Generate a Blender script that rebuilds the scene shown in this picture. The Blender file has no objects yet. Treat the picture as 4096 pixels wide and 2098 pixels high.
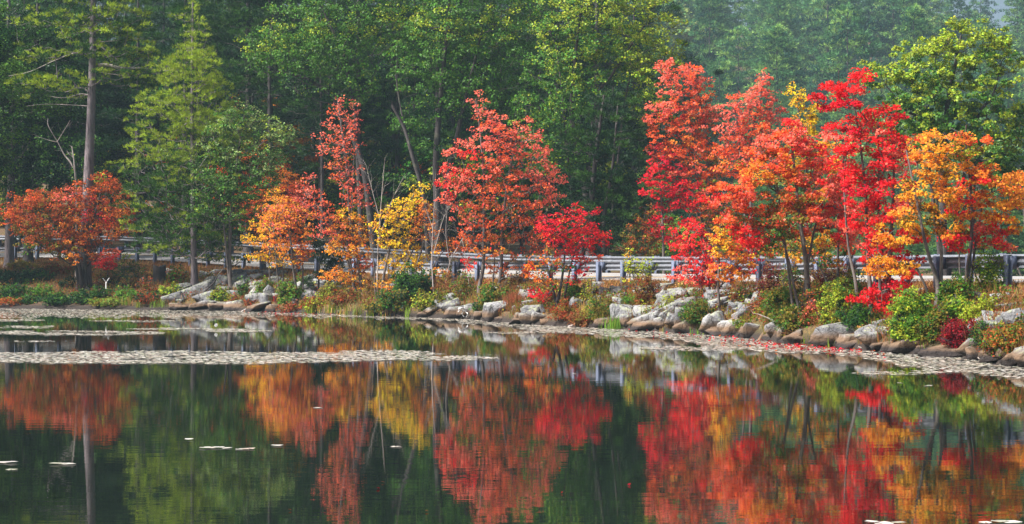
import bpy, math, random
import numpy as np

# ---------------------------------------------------------------- camera, sky, sun, exposure
F = 2000.0                 # focal length in pixels of a 1024 px wide picture
CAMZ = 2.3
scene = bpy.context.scene
C = scene.collection
cam_d = bpy.data.cameras.new('camera')
cam_d.sensor_width = 36.0
cam_d.lens = F / 1024.0 * 36.0
cam_d.clip_start = 0.1
cam_d.clip_end = 3000.0
cam = bpy.data.objects.new('camera', cam_d)
C.objects.link(cam)
cam.location = (0, 0, CAMZ)
cam.rotation_euler = (math.radians(90), 0, 0)
scene.camera = cam

SUN_EL, SUN_AZ = 47.0, -112.0      # azimuth in degrees from +Y (view direction) towards +X
world = bpy.data.worlds.new('World')
scene.world = world
world.use_nodes = True
wn = world.node_tree
sky = wn.nodes.new('ShaderNodeTexSky')
sky.sky_type = 'NISHITA'
sky.sun_disc = False
sky.sun_elevation = math.radians(SUN_EL)
sky.sun_rotation = math.radians(SUN_AZ)
sky.air_density = 0.8
sky.dust_density = 4.0
sky.ozone_density = 0.6
bg = wn.nodes['Background']
bg.inputs['Strength'].default_value = 0.065
wn.links.new(sky.outputs[0], bg.inputs[0])

sun_d = bpy.data.lights.new('sun', 'SUN')
sun_d.energy = 4.6
sun_d.angle = math.radians(9)
sun_d.color = (1.0, 0.95, 0.88)
sun = bpy.data.objects.new('sun', sun_d)
C.objects.link(sun)
_el, _az = math.radians(SUN_EL), math.radians(SUN_AZ)
from mathutils import Vector
_to = Vector((math.sin(_az) * math.cos(_el), math.cos(_az) * math.cos(_el), math.sin(_el)))
sun.rotation_euler = _to.to_track_quat('Z', 'Y').to_euler()
sun.location = (-40, 20, 80)

vs = scene.view_settings
vs.view_transform = 'Standard'
vs.look = 'None'
vs.exposure = 1.2
vs.gamma = 1.0
vs.use_curve_mapping = False
cy = scene.cycles
cy.max_bounces = 5
cy.diffuse_bounces = 2
cy.glossy_bounces = 2
cy.transmission_bounces = 3
cy.volume_bounces = 0
cy.transparent_max_bounces = 4
cy.caustics_reflective = False
cy.caustics_refractive = False
cy.use_adaptive_sampling = True
cy.adaptive_threshold = 0.02
cy.use_denoising = True
HAZE_DENSITY = 0.00042

rng = np.random.default_rng(11)
random.seed(5)

# ---------------------------------------------------------------- helpers
def lin(c):
    out = []
    for v in c:
        v = v / 255.0
        out.append(v / 12.92 if v <= 0.04045 else ((v + 0.055) / 1.055) ** 2.4)
    return np.array(out)

def tag(o, label=None, cat=None, group=None, kind=None):
    if label: o['label'] = label
    if cat: o['category'] = cat
    if group: o['group'] = group
    if kind: o['kind'] = kind
    return o

def empty(name, loc):
    o = bpy.data.objects.new(name, None)
    o.empty_display_size = 0.2
    o.location = loc
    C.objects.link(o)
    return o

def link(name, me, parent=None, loc=None):
    o = bpy.data.objects.new(name, me)
    C.objects.link(o)
    if parent is not None: o.parent = parent
    if loc is not None: o.location = loc
    return o

def mesh_np(name, V, faces, mat, cols=None, smooth=False):
    """V (n,3); faces: (m,k) int array or a list of such arrays."""
    me = bpy.data.meshes.new(name)
    if not isinstance(faces, list): faces = [faces]
    faces = [f for f in faces if len(f)]
    V = np.asarray(V, dtype=np.float32)
    me.vertices.add(len(V))
    me.vertices.foreach_set('co', V.ravel())
    nl = sum(f.size for f in faces); nf = sum(len(f) for f in faces)
    me.loops.add(nl)
    me.loops.foreach_set('vertex_index', np.concatenate([f.ravel() for f in faces]).astype(np.int32))
    me.polygons.add(nf)
    tot = np.concatenate([np.full(len(f), f.shape[1]) for f in faces]).astype(np.int32)
    st = np.concatenate([[0], np.cumsum(tot)[:-1]]).astype(np.int32)
    me.polygons.foreach_set('loop_start', st)
    me.polygons.foreach_set('loop_total', tot)
    if smooth:
        me.polygons.foreach_set('use_smooth', np.ones(nf, dtype=bool))
    if cols is not None:
        a = me.color_attributes.new('Col', 'FLOAT_COLOR', 'POINT')
        c4 = np.ones((len(V), 4), dtype=np.float32); c4[:, :3] = cols
        a.data.foreach_set('color', c4.ravel())
    me.update(calc_edges=True)
    if mat is not None: me.materials.append(mat)
    return me

def unit(a):
    return a / np.maximum(np.linalg.norm(a, axis=-1, keepdims=True), 1e-9)

# ---------------------------------------------------------------- materials
def new_mat(name):
    m = bpy.data.materials.new(name); m.use_nodes = True
    nt = m.node_tree
    b = nt.nodes['Principled BSDF']
    return m, nt, b

def nd(nt, t, **kw):
    n = nt.nodes.new(t)
    for k, v in kw.items(): setattr(n, k, v)
    return n

def ramp(nt, fac, stops):
    r = nd(nt, 'ShaderNodeValToRGB')
    e = r.color_ramp.elements
    while len(e) < len(stops): e.new(0.5)
    for i, (p, c) in enumerate(stops):
        e[i].position = p; e[i].color = (*c, 1)
    nt.links.new(fac, r.inputs[0])
    return r.outputs[0]

def noise(nt, vec, scale, detail=4, rough=0.55):
    n = nd(nt, 'ShaderNodeTexNoise')
    n.inputs['Scale'].default_value = scale
    n.inputs['Detail'].default_value = detail
    n.inputs['Roughness'].default_value = rough
    if vec is not None: nt.links.new(vec, n.inputs['Vector'])
    return n.outputs['Fac']

def mixc(nt, fac, a, b, mode='MIX'):
    m = nd(nt, 'ShaderNodeMix', data_type='RGBA', blend_type=mode)
    for s, i in ((fac, 0), (a, 6), (b, 7)):
        if isinstance(s, (int, float)): m.inputs[i].default_value = s
        elif isinstance(s, (tuple, list, np.ndarray)): m.inputs[i].default_value = (*s, 1)
        else: nt.links.new(s, m.inputs[i])
    return m.outputs[2]

def leaf_material(name, transl, rough, spec, vary=0.0):
    m, nt, b = new_mat(name)
    at = nd(nt, 'ShaderNodeAttribute', attribute_name='Col')
    col = at.outputs['Color']
    if vary:                                        # every tree its own shade of green
        oi = nd(nt, 'ShaderNodeObjectInfo')
        rv = nd(nt, 'ShaderNodeMapRange'); rv.inputs['To Min'].default_value = 1 - vary; rv.inputs['To Max'].default_value = 1 + vary
        nt.links.new(oi.outputs['Random'], rv.inputs['Value'])
        hs = nd(nt, 'ShaderNodeHueSaturation')
        nt.links.new(rv.outputs[0], hs.inputs['Value']); nt.links.new(col, hs.inputs['Color'])
        rh = nd(nt, 'ShaderNodeMapRange'); rh.inputs['To Min'].default_value = 0.525; rh.inputs['To Max'].default_value = 0.48
        nt.links.new(oi.outputs['Random'], rh.inputs['Value']); nt.links.new(rh.outputs[0], hs.inputs['Hue'])
        col = hs.outputs['Color']
    nt.links.new(col, b.inputs['Base Color'])
    b.inputs['Roughness'].default_value = rough
    b.inputs['Specular IOR Level'].default_value = spec
    tr = nd(nt, 'ShaderNodeBsdfTranslucent')
    nt.links.new(col, tr.inputs['Color'])
    mx = nd(nt, 'ShaderNodeMixShader')
    mx.inputs[0].default_value = transl
    nt.links.new(b.outputs[0], mx.inputs[1]); nt.links.new(tr.outputs[0], mx.inputs[2])
    nt.links.new(mx.outputs[0], nt.nodes['Material Output'].inputs['Surface'])
    return m

M_LEAF = leaf_material('leaf', 0.45, 0.55, 0.15)
M_OAK = leaf_material('oak_leaf', 0.32, 0.5, 0.22)
M_NEEDLE = leaf_material('needle', 0.25, 0.5, 0.2)
M_NEEDLE_WOOD = leaf_material('needle_wood', 0.25, 0.5, 0.15, 0.38)
M_OAK_WOOD = leaf_material('oak_leaf_wood', 0.32, 0.5, 0.18, 0.3)
M_GRASS = leaf_material('grass_blade', 0.35, 0.55, 0.2)

def bark_material(name, c1, c2, c3, scale=9.0):
    m, nt, b = new_mat(name)
    tc = nd(nt, 'ShaderNodeTexCoord')
    mp = nd(nt, 'ShaderNodeMapping'); mp.inputs['Scale'].default_value = (1, 1, 0.16)
    nt.links.new(tc.outputs['Object'], mp.inputs['Vector'])
    n1 = noise(nt, mp.outputs[0], scale, 5, 0.65)
    n2 = noise(nt, tc.outputs['Object'], 2.2, 4, 0.6)
    col = ramp(nt, n1, [(0.3, c1), (0.55, c2), (0.75, c2)])
    lic = ramp(nt, n2, [(0.56, (0, 0, 0)), (0.66, (1, 1, 1))])
    nt.links.new(mixc(nt, lic, col, c3), b.inputs['Base Color'])
    b.inputs['Roughness'].default_value = 0.9
    bp = nd(nt, 'ShaderNodeBump'); bp.inputs['Strength'].default_value = 0.8; bp.inputs['Distance'].default_value = 0.04
    nt.links.new(n1, bp.inputs['Height']); nt.links.new(bp.outputs[0], b.inputs['Normal'])
    return m

M_BARK_PINE = bark_material('pine_bark', lin((62, 55, 58)), lin((128, 118, 122)), lin((112, 108, 104)), 11)
M_BARK_DARK = bark_material('dark_bark', lin((34, 32, 34)), lin((72, 66, 66)), lin((88, 88, 76)), 9)
M_BARK_MAPLE = bark_material('maple_bark', lin((58, 52, 50)), lin((104, 96, 92)), lin((124, 124, 112)), 12)
M_BARK_DEAD = bark_material('dead_wood', lin((112, 102, 98)), lin((184, 174, 168)), lin((170, 164, 156)), 12)
M_BARK_PALE = bark_material('bleached_wood', lin((205, 205, 208)), lin((240, 240, 240)), lin((230, 230, 228)), 12)
M_LOG = bark_material('log_wood', lin((60, 46, 38)), lin((120, 96, 76)), lin((132, 108, 86)), 10)

def rock_material():
    m, nt, b = new_mat('granite')
    geo = nd(nt, 'ShaderNodeNewGeometry')
    tc = nd(nt, 'ShaderNodeTexCoord')
    oi = nd(nt, 'ShaderNodeObjectInfo')
    pos = geo.outputs['Position']
    n1 = noise(nt, pos, 1.6, 6, 0.6)
    n2 = noise(nt, pos, 22.0, 3, 0.7)
    n3 = noise(nt, pos, 5.0, 5, 0.65)
    base = ramp(nt, n1, [(0.3, lin((92, 94, 100))), (0.5, lin((142, 143, 146))), (0.72, lin((180, 180, 180)))])
    base = mixc(nt, 0.7, base, ramp(nt, n2, [(0.32, (0.3, 0.3, 0.32)), (0.62, (1, 1, 1))]), 'MULTIPLY')
    crk = nd(nt, 'ShaderNodeTexVoronoi', feature='DISTANCE_TO_EDGE'); crk.inputs['Scale'].default_value = 1.9
    wv = nd(nt, 'ShaderNodeMixRGB'); wv.blend_type = 'ADD'; wv.inputs[0].default_value = 0.35
    nt.links.new(pos, wv.inputs[1]); nw = nd(nt, 'ShaderNodeTexNoise'); nw.inputs['Scale'].default_value = 2.5
    nt.links.new(pos, nw.inputs['Vector']); nt.links.new(nw.outputs['Color'], wv.inputs[2]); nt.links.new(wv.outputs[0], crk.inputs['Vector'])
    base = mixc(nt, 1.0, base, ramp(nt, crk.outputs['Distance'], [(0.0, (0.25, 0.25, 0.26)), (0.045, (1, 1, 1))]), 'MULTIPLY')
    # per-rock value shift
    rv = nd(nt, 'ShaderNodeMapRange'); rv.inputs['To Min'].default_value = 0.68; rv.inputs['To Max'].default_value = 1.12
    nt.links.new(oi.outputs['Random'], rv.inputs['Value'])
    cmb = nd(nt, 'ShaderNodeCombineColor')
    for i in range(3): nt.links.new(rv.outputs[0], cmb.inputs[i])
    base = mixc(nt, 1.0, base, cmb.outputs[0], 'MULTIPLY')
    # lichen on upward faces
    sep = nd(nt, 'ShaderNodeSeparateXYZ'); nt.links.new(geo.outputs['Normal'], sep.inputs[0])
    lm = nd(nt, 'ShaderNodeMath', operation='MULTIPLY')
    nt.links.new(ramp(nt, n3, [(0.5, (0, 0, 0)), (0.62, (1, 1, 1))]), lm.inputs[0])
    lr = nd(nt, 'ShaderNodeMapRange'); lr.inputs['From Min'].default_value = 0.1; lr.inputs['From Max'].default_value = 0.7
    lr.inputs['To Max'].default_value = 0.75
    nt.links.new(sep.outputs[2], lr.inputs['Value']); nt.links.new(lr.outputs[0], lm.inputs[1])
    base = mixc(nt, lm.outputs[0], base, lin((160, 168, 134)))
    # water stain by height: black foot, brown band
    ps = nd(nt, 'ShaderNodeSeparateXYZ'); nt.links.new(pos, ps.inputs[0])
    ad = nd(nt, 'ShaderNodeMath', operation='MULTIPLY_ADD')
    nt.links.new(n1, ad.inputs[0]); ad.inputs[1].default_value = 0.18; nt.links.new(ps.outputs[2], ad.inputs[2])
    st = ramp(nt, ad.outputs[0], [(0.0, (0, 0, 0)), (1, (1, 1, 1))])
    brown = nd(nt, 'ShaderNodeMapRange'); brown.inputs['From Min'].default_value = 0.54; brown.inputs['From Max'].default_value = 0.38
    nt.links.new(ad.outputs[0], brown.inputs['Value'])
    base = mixc(nt, brown.outputs[0], base, mixc(nt, n3, lin((128, 104, 82)), lin((98, 82, 70))))
    blk = nd(nt, 'ShaderNodeMapRange'); blk.inputs['From Min'].default_value = 0.31; blk.inputs['From Max'].default_value = 0.22
    nt.links.new(ad.outputs[0], blk.inputs['Value'])
    base = mixc(nt, blk.outputs[0], base, lin((52, 46, 45)))
    nt.links.new(base, b.inputs['Base Color'])
    b.inputs['Roughness'].default_value = 0.85
    b.inputs['Specular IOR Level'].default_value = 0.3
    bp = nd(nt, 'ShaderNodeBump'); bp.inputs['Strength'].default_value = 1.0; bp.inputs['Distance'].default_value = 0.12
    nt.links.new(n3, bp.inputs['Height']); nt.links.new(bp.outputs[0], b.inputs['Normal'])
    return m
M_ROCK = rock_material()

def ground_material():
    m, nt, b = new_mat('bank_soil')
    geo = nd(nt, 'ShaderNodeNewGeometry')
    pos = geo.outputs['Position']
    n1 = noise(nt, pos, 0.7, 5, 0.6)
    n2 = noise(nt, pos, 14.0, 4, 0.7)
    n3 = noise(nt, pos, 0.18, 3, 0.5)
    a = ramp(nt, n2, [(0.3, lin((58, 42, 32))), (0.5, lin((98, 74, 52))), (0.7, lin((140, 108, 76)))])
    g = ramp(nt, n2, [(0.3, lin((44, 44, 26))), (0.55, lin((98, 86, 44))), (0.75, lin((134, 112, 62)))])
    col = mixc(nt, ramp(nt, n1, [(0.42, (0, 0, 0)), (0.6, (1, 1, 1))]), a, g)
    ps = nd(nt, 'ShaderNodeSeparateXYZ'); nt.links.new(pos, ps.inputs[0])
    wet = nd(nt, 'ShaderNodeMapRange'); wet.inputs['From Min'].default_value = 0.35; wet.inputs['From Max'].default_value = 0.12
    nt.links.new(ps.outputs[2], wet.inputs['Value'])
    col = mixc(nt, wet.outputs[0], col, lin((48, 40, 36)))
    nt.links.new(col, b.inputs['Base Color'])
    b.inputs['Roughness'].default_value = 0.95
    bp = nd(nt, 'ShaderNodeBump'); bp.inputs['Strength'].default_value = 1.0; bp.inputs['Distance'].default_value = 0.06
    nt.links.new(n2, bp.inputs['Height']); nt.links.new(bp.outputs[0], b.inputs['Normal'])
    return m
M_GROUND = ground_material()

def water_material():
    m, nt, b = new_mat('pond_water')
    b.inputs['Base Color'].default_value = (0.006, 0.010, 0.007, 1)
    b.inputs['Roughness'].default_value = 0.013
    b.inputs['IOR'].default_value = 2.4
    b.inputs['Specular IOR Level'].default_value = 0.7
    geo = nd(nt, 'ShaderNodeNewGeometry')
    mp = nd(nt, 'ShaderNodeMapping'); mp.inputs['Scale'].default_value = (0.35, 2.6, 1)
    nt.links.new(geo.outputs['Position'], mp.inputs['Vector'])
    n1 = noise(nt, mp.outputs[0], 1.3, 3, 0.55)
    bp = nd(nt, 'ShaderNodeBump'); bp.inputs['Strength'].default_value = 0.25; bp.inputs['Distance'].default_value = 0.0032
    nt.links.new(n1, bp.inputs['Height']); nt.links.new(bp.outputs[0], b.inputs['Normal'])
    return m
M_WATER = water_material()

def steel_material(name, c1, c2, c3, rough):
    m, nt, b = new_mat(name)
    geo = nd(nt, 'ShaderNodeNewGeometry')
    mp = nd(nt, 'ShaderNodeMapping'); mp.inputs['Scale'].default_value = (1, 1, 0.25)
    nt.links.new(geo.outputs['Position'], mp.inputs['Vector'])
    n1 = noise(nt, mp.outputs[0], 4.0, 5, 0.65)
    n2 = noise(nt, geo.outputs['Position'], 30.0, 3, 0.6)
    c = ramp(nt, n1, [(0.3, lin(c1)), (0.6, lin(c2)), (0.8, lin(c3))])
    c = mixc(nt, 0.3, c, ramp(nt, n2, [(0.3, (0.55, 0.55, 0.55)), (0.7, (1, 1, 1))]), 'MULTIPLY')
    nt.links.new(c, b.inputs['Base Color'])
    b.inputs['Metallic'].default_value = 0.1
    b.inputs['Roughness'].default_value = rough
    return m
M_POST = steel_material('weathered_post_steel', (84, 94, 116), (112, 122, 146), (140, 148, 164), 0.8)
M_STEEL = steel_material('galvanised_beam_steel', (92, 97, 106), (122, 126, 135), (150, 152, 156), 0.55)

def plain(name, c, rough=0.8, nscale=8.0, var=0.25):
    m, nt, b = new_mat(name)
    geo = nd(nt, 'ShaderNodeNewGeometry')
    n1 = noise(nt, geo.outputs['Position'], nscale, 5, 0.65)
    c = np.array(c)
    nt.links.new(ramp(nt, n1, [(0.3, c * (1 - var)), (0.7, np.minimum(1, c * (1 + var)))]), b.inputs['Base Color'])
    b.inputs['Roughness'].default_value = rough
    return m
M_ROAD = plain('asphalt', lin((150, 148, 146)), 0.9, 5.0, 0.18)
M_YELLOW = plain('yellow_paint', lin((214, 168, 80)), 0.7, 6.0, 0.15)
M_WHITE = plain('white_paint', lin((220, 220, 216)), 0.7, 6.0, 0.1)
M_PAD = leaf_material('lily_pad_skin', 0.1, 0.3, 0.6)

# ---------------------------------------------------------------- terrain functions
def P(px, py, d):
    return np.array([(px - 512.0) * d / F, d, CAMZ - (py - 262.0) * d / F])

SH_X = [-1500, 0, 226, 311, 365, 460, 532, 624, 681, 738, 785, 852, 900, 966, 989, 1024, 1300, 2500]
SH_D = [103, 98.5, 94, 89.3, 85.2, 80.7, 73, 68, 64.2, 61, 56.1, 52.3, 50, 47.9, 45.5, 43.4, 34, 24]
RL_X = [-1500, -600, 95, 160, 243, 444, 595, 665, 1005, 1300, 2500]
RL_D = [160, 150, 117, 112, 105, 88, 78, 73, 52.6, 43, 32]
RL_Z = [3.5, 3.5, 3.24, 3.08, 2.75, 2.30, 2.29, 2.31, 2.47, 2.5, 2.5]

def smooth1(v, k):
    ker = np.ones(k) / k
    p = np.concatenate([np.full(k // 2, v[0]), v, np.full(k // 2, v[-1])])
    return np.convolve(p, ker, 'valid')[:len(v)]

_px = np.arange(-700, 1320, 4.0)
_d = np.interp(_px, RL_X, RL_D)
near = np.stack([(_px - 512) * _d / F, _d, np.interp(_px, RL_X, RL_Z)], 1)
for k in range(3): near[:, k] = smooth1(near[:, k], 25)
near = near[14:-14]
FZ_X = [-700, -400, 120, 230, 445, 524, 595, 665, 800, 1005, 1400]
FZ_Z = [4.4, 4.4, 3.98, 3.58, 2.83, 2.62, 2.585, 2.54, 2.54, 2.58, 2.6]
tan_ = np.gradient(near[:, :2], axis=0); tan_ = unit(tan_)
perp = np.stack([-tan_[:, 1], tan_[:, 0]], 1)
perp *= np.sign(perp[:, 1:2] + 1e-9)
far_ = near.copy(); far_[:, :2] += perp * 8.6
_fpx = 512 + F * far_[:, 0] / far_[:, 1]
far_[:, 2] = np.interp(_fpx, FZ_X, FZ_Z); far_[:, 2] = smooth1(far_[:, 2], 21)
o = np.argsort(_fpx)
FP_X, FP_D, FP_Z = _fpx[o], far_[o, 1], far_[o, 2]
_npx = 512 + F * near[:, 0] / near[:, 1]
o = np.argsort(_npx)
NP_X, NP_D, NP_Z = _npx[o], near[o, 1], near[o, 2]

def wob(X, Y):
    return (np.sin(X * 0.9 + 1.3 * np.sin(Y * 0.5)) * np.sin(Y * 0.8 + 0.7) * 0.5
            + np.sin(X * 2.3 + Y * 1.1) * np.sin(Y * 2.0 - X * 0.7) * 0.3)

def ground(px, Y):
    """height of the ground in the column px (seen from the lake) at depth Y"""
    ds = np.interp(px, SH_X, SH_D); dr = np.interp(px, NP_X, NP_D); df = np.interp(px, FP_X, FP_D)
    zr = np.interp(px, NP_X, NP_Z) - 0.80; zf = np.interp(px, FP_X, FP_Z) - 0.80
    X = (px - 512) * Y / F
    if Y <= ds:
        return max(-1.4, -0.12 - (ds - Y) * 0.12)
    if Y <= dr:
        s = (Y - ds) / (dr - ds)
        b = min(1, s * 6) * min(1, (1 - s) * 8)
        rise = 0.20 * min(1, s * 10) - 0.12 * max(0, 1 - s * 10)
        return rise + (zr - 0.2) * (s ** 0.9) + 0.10 * b * wob(X, Y)
    if Y <= df:
        s = (Y - dr) / (df - dr)
        dip = -0.10 * min(1, s * 12) * min(1, (1 - s) * 12)
        return zr + (zf - zr) * s + dip
    w = min(1, max(0, (px - 560) / 140)); w = w * w * (3 - 2 * w)
    zl = np.interp(Y, [df, df + 4, 165, 220, 300, 400, 560, 800], [zf, zf + 0.1, zf + 2.5, 10, 22, 38, 62, 70])
    zw = np.interp(Y, [df, df + 4, 150, 220, 300, 420, 560, 800], [zf, zf - 0.3, 1.0, 3.5, 15, 40, 66, 74])
    return zl * (1 - w) + zw * w + 0.25 * wob(X * 0.3, Y * 0.3) * min(1, (Y - df) / 6)

def ground_xy(X, Y):
    return ground(512 + F * X / Y, Y)

def hit(px, py):
    """point of the bank seen at this pixel: marches the column from the shore to the rail"""
    ds = np.interp(px, SH_X, SH_D); dr = np.interp(px, NP_X, NP_D)
    best = ds + 0.3
    for Y in np.linspace(ds + 0.3, dr - 0.4, 60):
        yy = 262 - (ground(px, Y) - CAMZ) * F / Y
        best = Y
        if yy <= py: break
    return np.array([(px - 512) * best / F, best, ground(px, best)])

# ---------------------------------------------------------------- the setting
def build_terrain():
    cols = np.concatenate([np.arange(-1500, -200, 50), np.arange(-200, 1250, 6), np.arange(1250, 2301, 50)]).astype(float)
    V = []
    for px in cols:
        ds = np.interp(px, SH_X, SH_D); dr = np.interp(px, NP_X, NP_D); df = np.interp(px, FP_X, FP_D)
        rows = np.concatenate([np.linspace(ds - 12, ds, 7)[:-1], np.linspace(ds, dr, 30)[:-1], np.linspace(dr, df, 13)[:-1],
                               np.linspace(df, df + 40, 16)[:-1], np.linspace(df + 40, 760, 40)])
        for Y in rows:
            V.append(((px - 512) * Y / F, Y, ground(px, Y)))
    nr = len(V) // len(cols)
    i = np.arange(len(cols) - 1)[:, None] * nr + np.arange(nr - 1)[None, :]
    i = i.ravel()
    f = np.stack([i, i + nr, i + nr + 1, i + 1], 1)
    o = link('ground', mesh_np('ground', np.array(V), f, M_GROUND, smooth=True))
    tag(o, kind='structure')
build_terrain()

def build_water():
    xs = np.array([-260.0, 260.0]); ys = np.array([-70.0, 135.0])
    V = np.array([(xs[0], ys[0], 0), (xs[1], ys[0], 0), (xs[1], ys[1], 0), (xs[0], ys[1], 0)])
    tag(link('water', mesh_np('water', V, np.array([[0, 1, 2, 3]]), M_WATER)), kind='structure')
build_water()

def ribbon(name, A, B, mat, kind='structure', parent=None):
    n = len(A)
    V = np.concatenate([A, B]); i = np.arange(n - 1)
    f = np.stack([i, i + 1, i + 1 + n, i + n], 1)
    o = link(name, mesh_np(name, V, f, mat, smooth=True), parent)
    if kind and parent is None: tag(o, kind=kind)
    return o

def across(s, dz):
    q = near * (1 - s) + far_ * s
    q = q.copy(); q[:, 2] += -0.74 + dz
    return q
road = ribbon('road', across(0.09, 0.0), across(0.91, 0.0), M_ROAD)
for s in (0.478, 0.512):
    ribbon('lane_marking', across(s - 0.008, 0.006), across(s + 0.008, 0.006), M_YELLOW, parent=road)
for s in (0.15, 0.85):
    ribbon('edge_marking', across(s - 0.007, 0.006), across(s + 0.007, 0.006), M_WHITE, parent=road)

# guardrails ------------------------------------------------------
def box(c, ax, ay, az, hx, hy, hz):
    V = []
    for sx in (-1, 1):
        for sy in (-1, 1):
            for sz in (-1, 1):
                V.append(c + ax * hx * sx + ay * hy * sy + az * hz * sz)
    f = np.array([[0, 1, 3, 2], [4, 6, 7, 5], [0, 4, 5, 1], [2, 3, 7, 6], [0, 2, 6, 4], [1, 5, 7, 3]])
    return np.array(V), f

def join(parts):
    V, Fs, k = [], [], 0
    for v, f in parts:
        V.append(v); Fs.append(f + k); k += len(v)
    return np.concatenate(V), np.concatenate(Fs)

def resample(poly, step):
    seg = np.linalg.norm(np.diff(poly[:, :2], axis=0), axis=1)
    L = np.concatenate([[0], np.cumsum(seg)])
    t = np.arange(0, L[-1], step)
    return np.stack([np.interp(t, L, poly[:, k]) for k in range(3)], 1)

UP = np.array([0, 0, 1.0])
WPROF = [(0.0, 0.155), (0.028, 0.135), (0.075, 0.108), (0.082, 0.085), (0.075, 0.062), (0.010, 0.022), (0.0, 0.0), (0.010, -0.022),
         (0.075, -0.062), (0.082, -0.085), (0.075, -0.108), (0.028, -0.135), (0.0, -0.155)]

def guardrail(name, label, poly, side):
    pts = resample(poly, 1.905)
    px = 512 + F * pts[:, 0] / pts[:, 1]
    pts = pts[(px > -160) & (px < 1130)]
    base = pts[len(pts) // 2].copy(); base[2] -= 0.75
    root = empty(name, base)
    tag(root, label, 'guardrail')
    T = np.gradient(pts, axis=0); T[:, 2] = 0; T = unit(T)
    N = np.stack([-T[:, 1], T[:, 0], np.zeros(len(T))], 1)
    N *= np.sign(N[:, 1:2]) * side                   # from post towards the road
    for i, p in enumerate(pts):
        n, t = N[i], T[i]
        pc = p - n * 0.29
        # I-section steel post
        parts = [box(pc + UP * -0.62, n, t, UP, 0.006, 0.09, 0.64),
                 box(pc + n * 0.076 + UP * -0.62, n, t, UP, 0.006, 0.09, 0.64),
                 box(pc - n * 0.076 + UP * -0.62, n, t, UP, 0.006, 0.09, 0.64),
                 box(pc + UP * -0.62, t, n, UP, 0.005, 0.072, 0.638)]
        v, f = join(parts[1:])
        post = link('post', mesh_np('post', v - base, f, M_POST), root)
        v, f = join([box(p - n * 0.13 + UP * -0.175, n, t, UP, 0.075, 0.07, 0.172),
                     box(p - n * 0.13 + UP * -0.175, n, t, UP, 0.080, 0.012, 0.160)])
        link('spacer_block', mesh_np('spacer_block', v - base, f, M_POST), post)
    # W-beam panels, each two spans long
    for i in range(0, len(pts) - 2, 2):
        ring = []
        for j in (i, i + 1, i + 2):
            n = N[j]
            e = 0.0 if j < i + 2 else 0.006
            r = [pts[j] + n * (dx - 0.035 + e) + UP * (dz - 0.165) for dx, dz in WPROF]
            r += [pts[j] + n * (dx - 0.047 + e) + UP * (dz - 0.165) for dx, dz in WPROF[::-1]]
            ring.append(np.array(r))
        m = len(ring[0]); V = np.concatenate(ring)
        k = np.arange(m)
        f = np.concatenate([np.stack([k + a * m, (k + 1) % m + a * m, (k + 1) % m + (a + 1) * m, k + (a + 1) * m], 1) for a in (0, 1)])
        link('rail_panel', mesh_np('rail_panel', V - base, f, M_STEEL), root)
    return root
guardrail('guardrail', 'weathered steel guardrail along the lake side of the road, posts facing the water', near, 1.0)
guardrail('guardrail', 'second steel guardrail on the far side of the road, above the near one', far_, -1.0)

# ---------------------------------------------------------------- foliage and skeleton builders
PAL = {k: lin(v) for k, v in dict(
    coral=(250, 118, 98), orangered=(246, 106, 54), orange=(248, 146, 52), gold=(242, 168, 46), yellow=(250, 206, 40), red=(236, 38, 44),
    crimson=(214, 26, 54), dkred=(150, 22, 34), brownor=(176, 92, 40), rust=(150, 66, 34), olive=(124, 112, 40), ygreen=(158, 172, 48), lime=(190, 200, 60),
    green=(70, 112, 34), dkgreen=(30, 64, 34), oak=(76, 120, 42), oaklit=(152, 172, 44), pale=(140, 164, 92), midgreen=(96, 142, 40),  # tones ending in lit carry sunlight on the foliage in their colour
    pine=(56, 92, 32), pinedk=(32, 62, 34), pinelit=(150, 172, 46), hill=(84, 130, 78), hilldk=(46, 88, 70), hilllit=(136, 172, 88), maroon=(104, 24, 36),  # hill tones are blued and paled, distance haze put into the colour
    straw=(200, 160, 96), tan=(176, 128, 74), dry=(150, 98, 60), redgrass=(168, 92, 66), reed=(118, 146, 50), bronze=(120, 84, 48)).items()}

def pal_mix(cols, n):
    """random palette colours: cols is 'a' or 'a*3+b' """
    names, w = [], []
    for t in cols.split('+'):
        k, _, m = t.partition('*'); names.append(k); w.append(float(m) if m else 1.0)
    w = np.array(w) / sum(w)
    return np.array([PAL[k] for k in names])[rng.choice(len(names), n, p=w)]

def rand_dir(n):
    return unit(rng.normal(size=(n, 3)))

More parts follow.
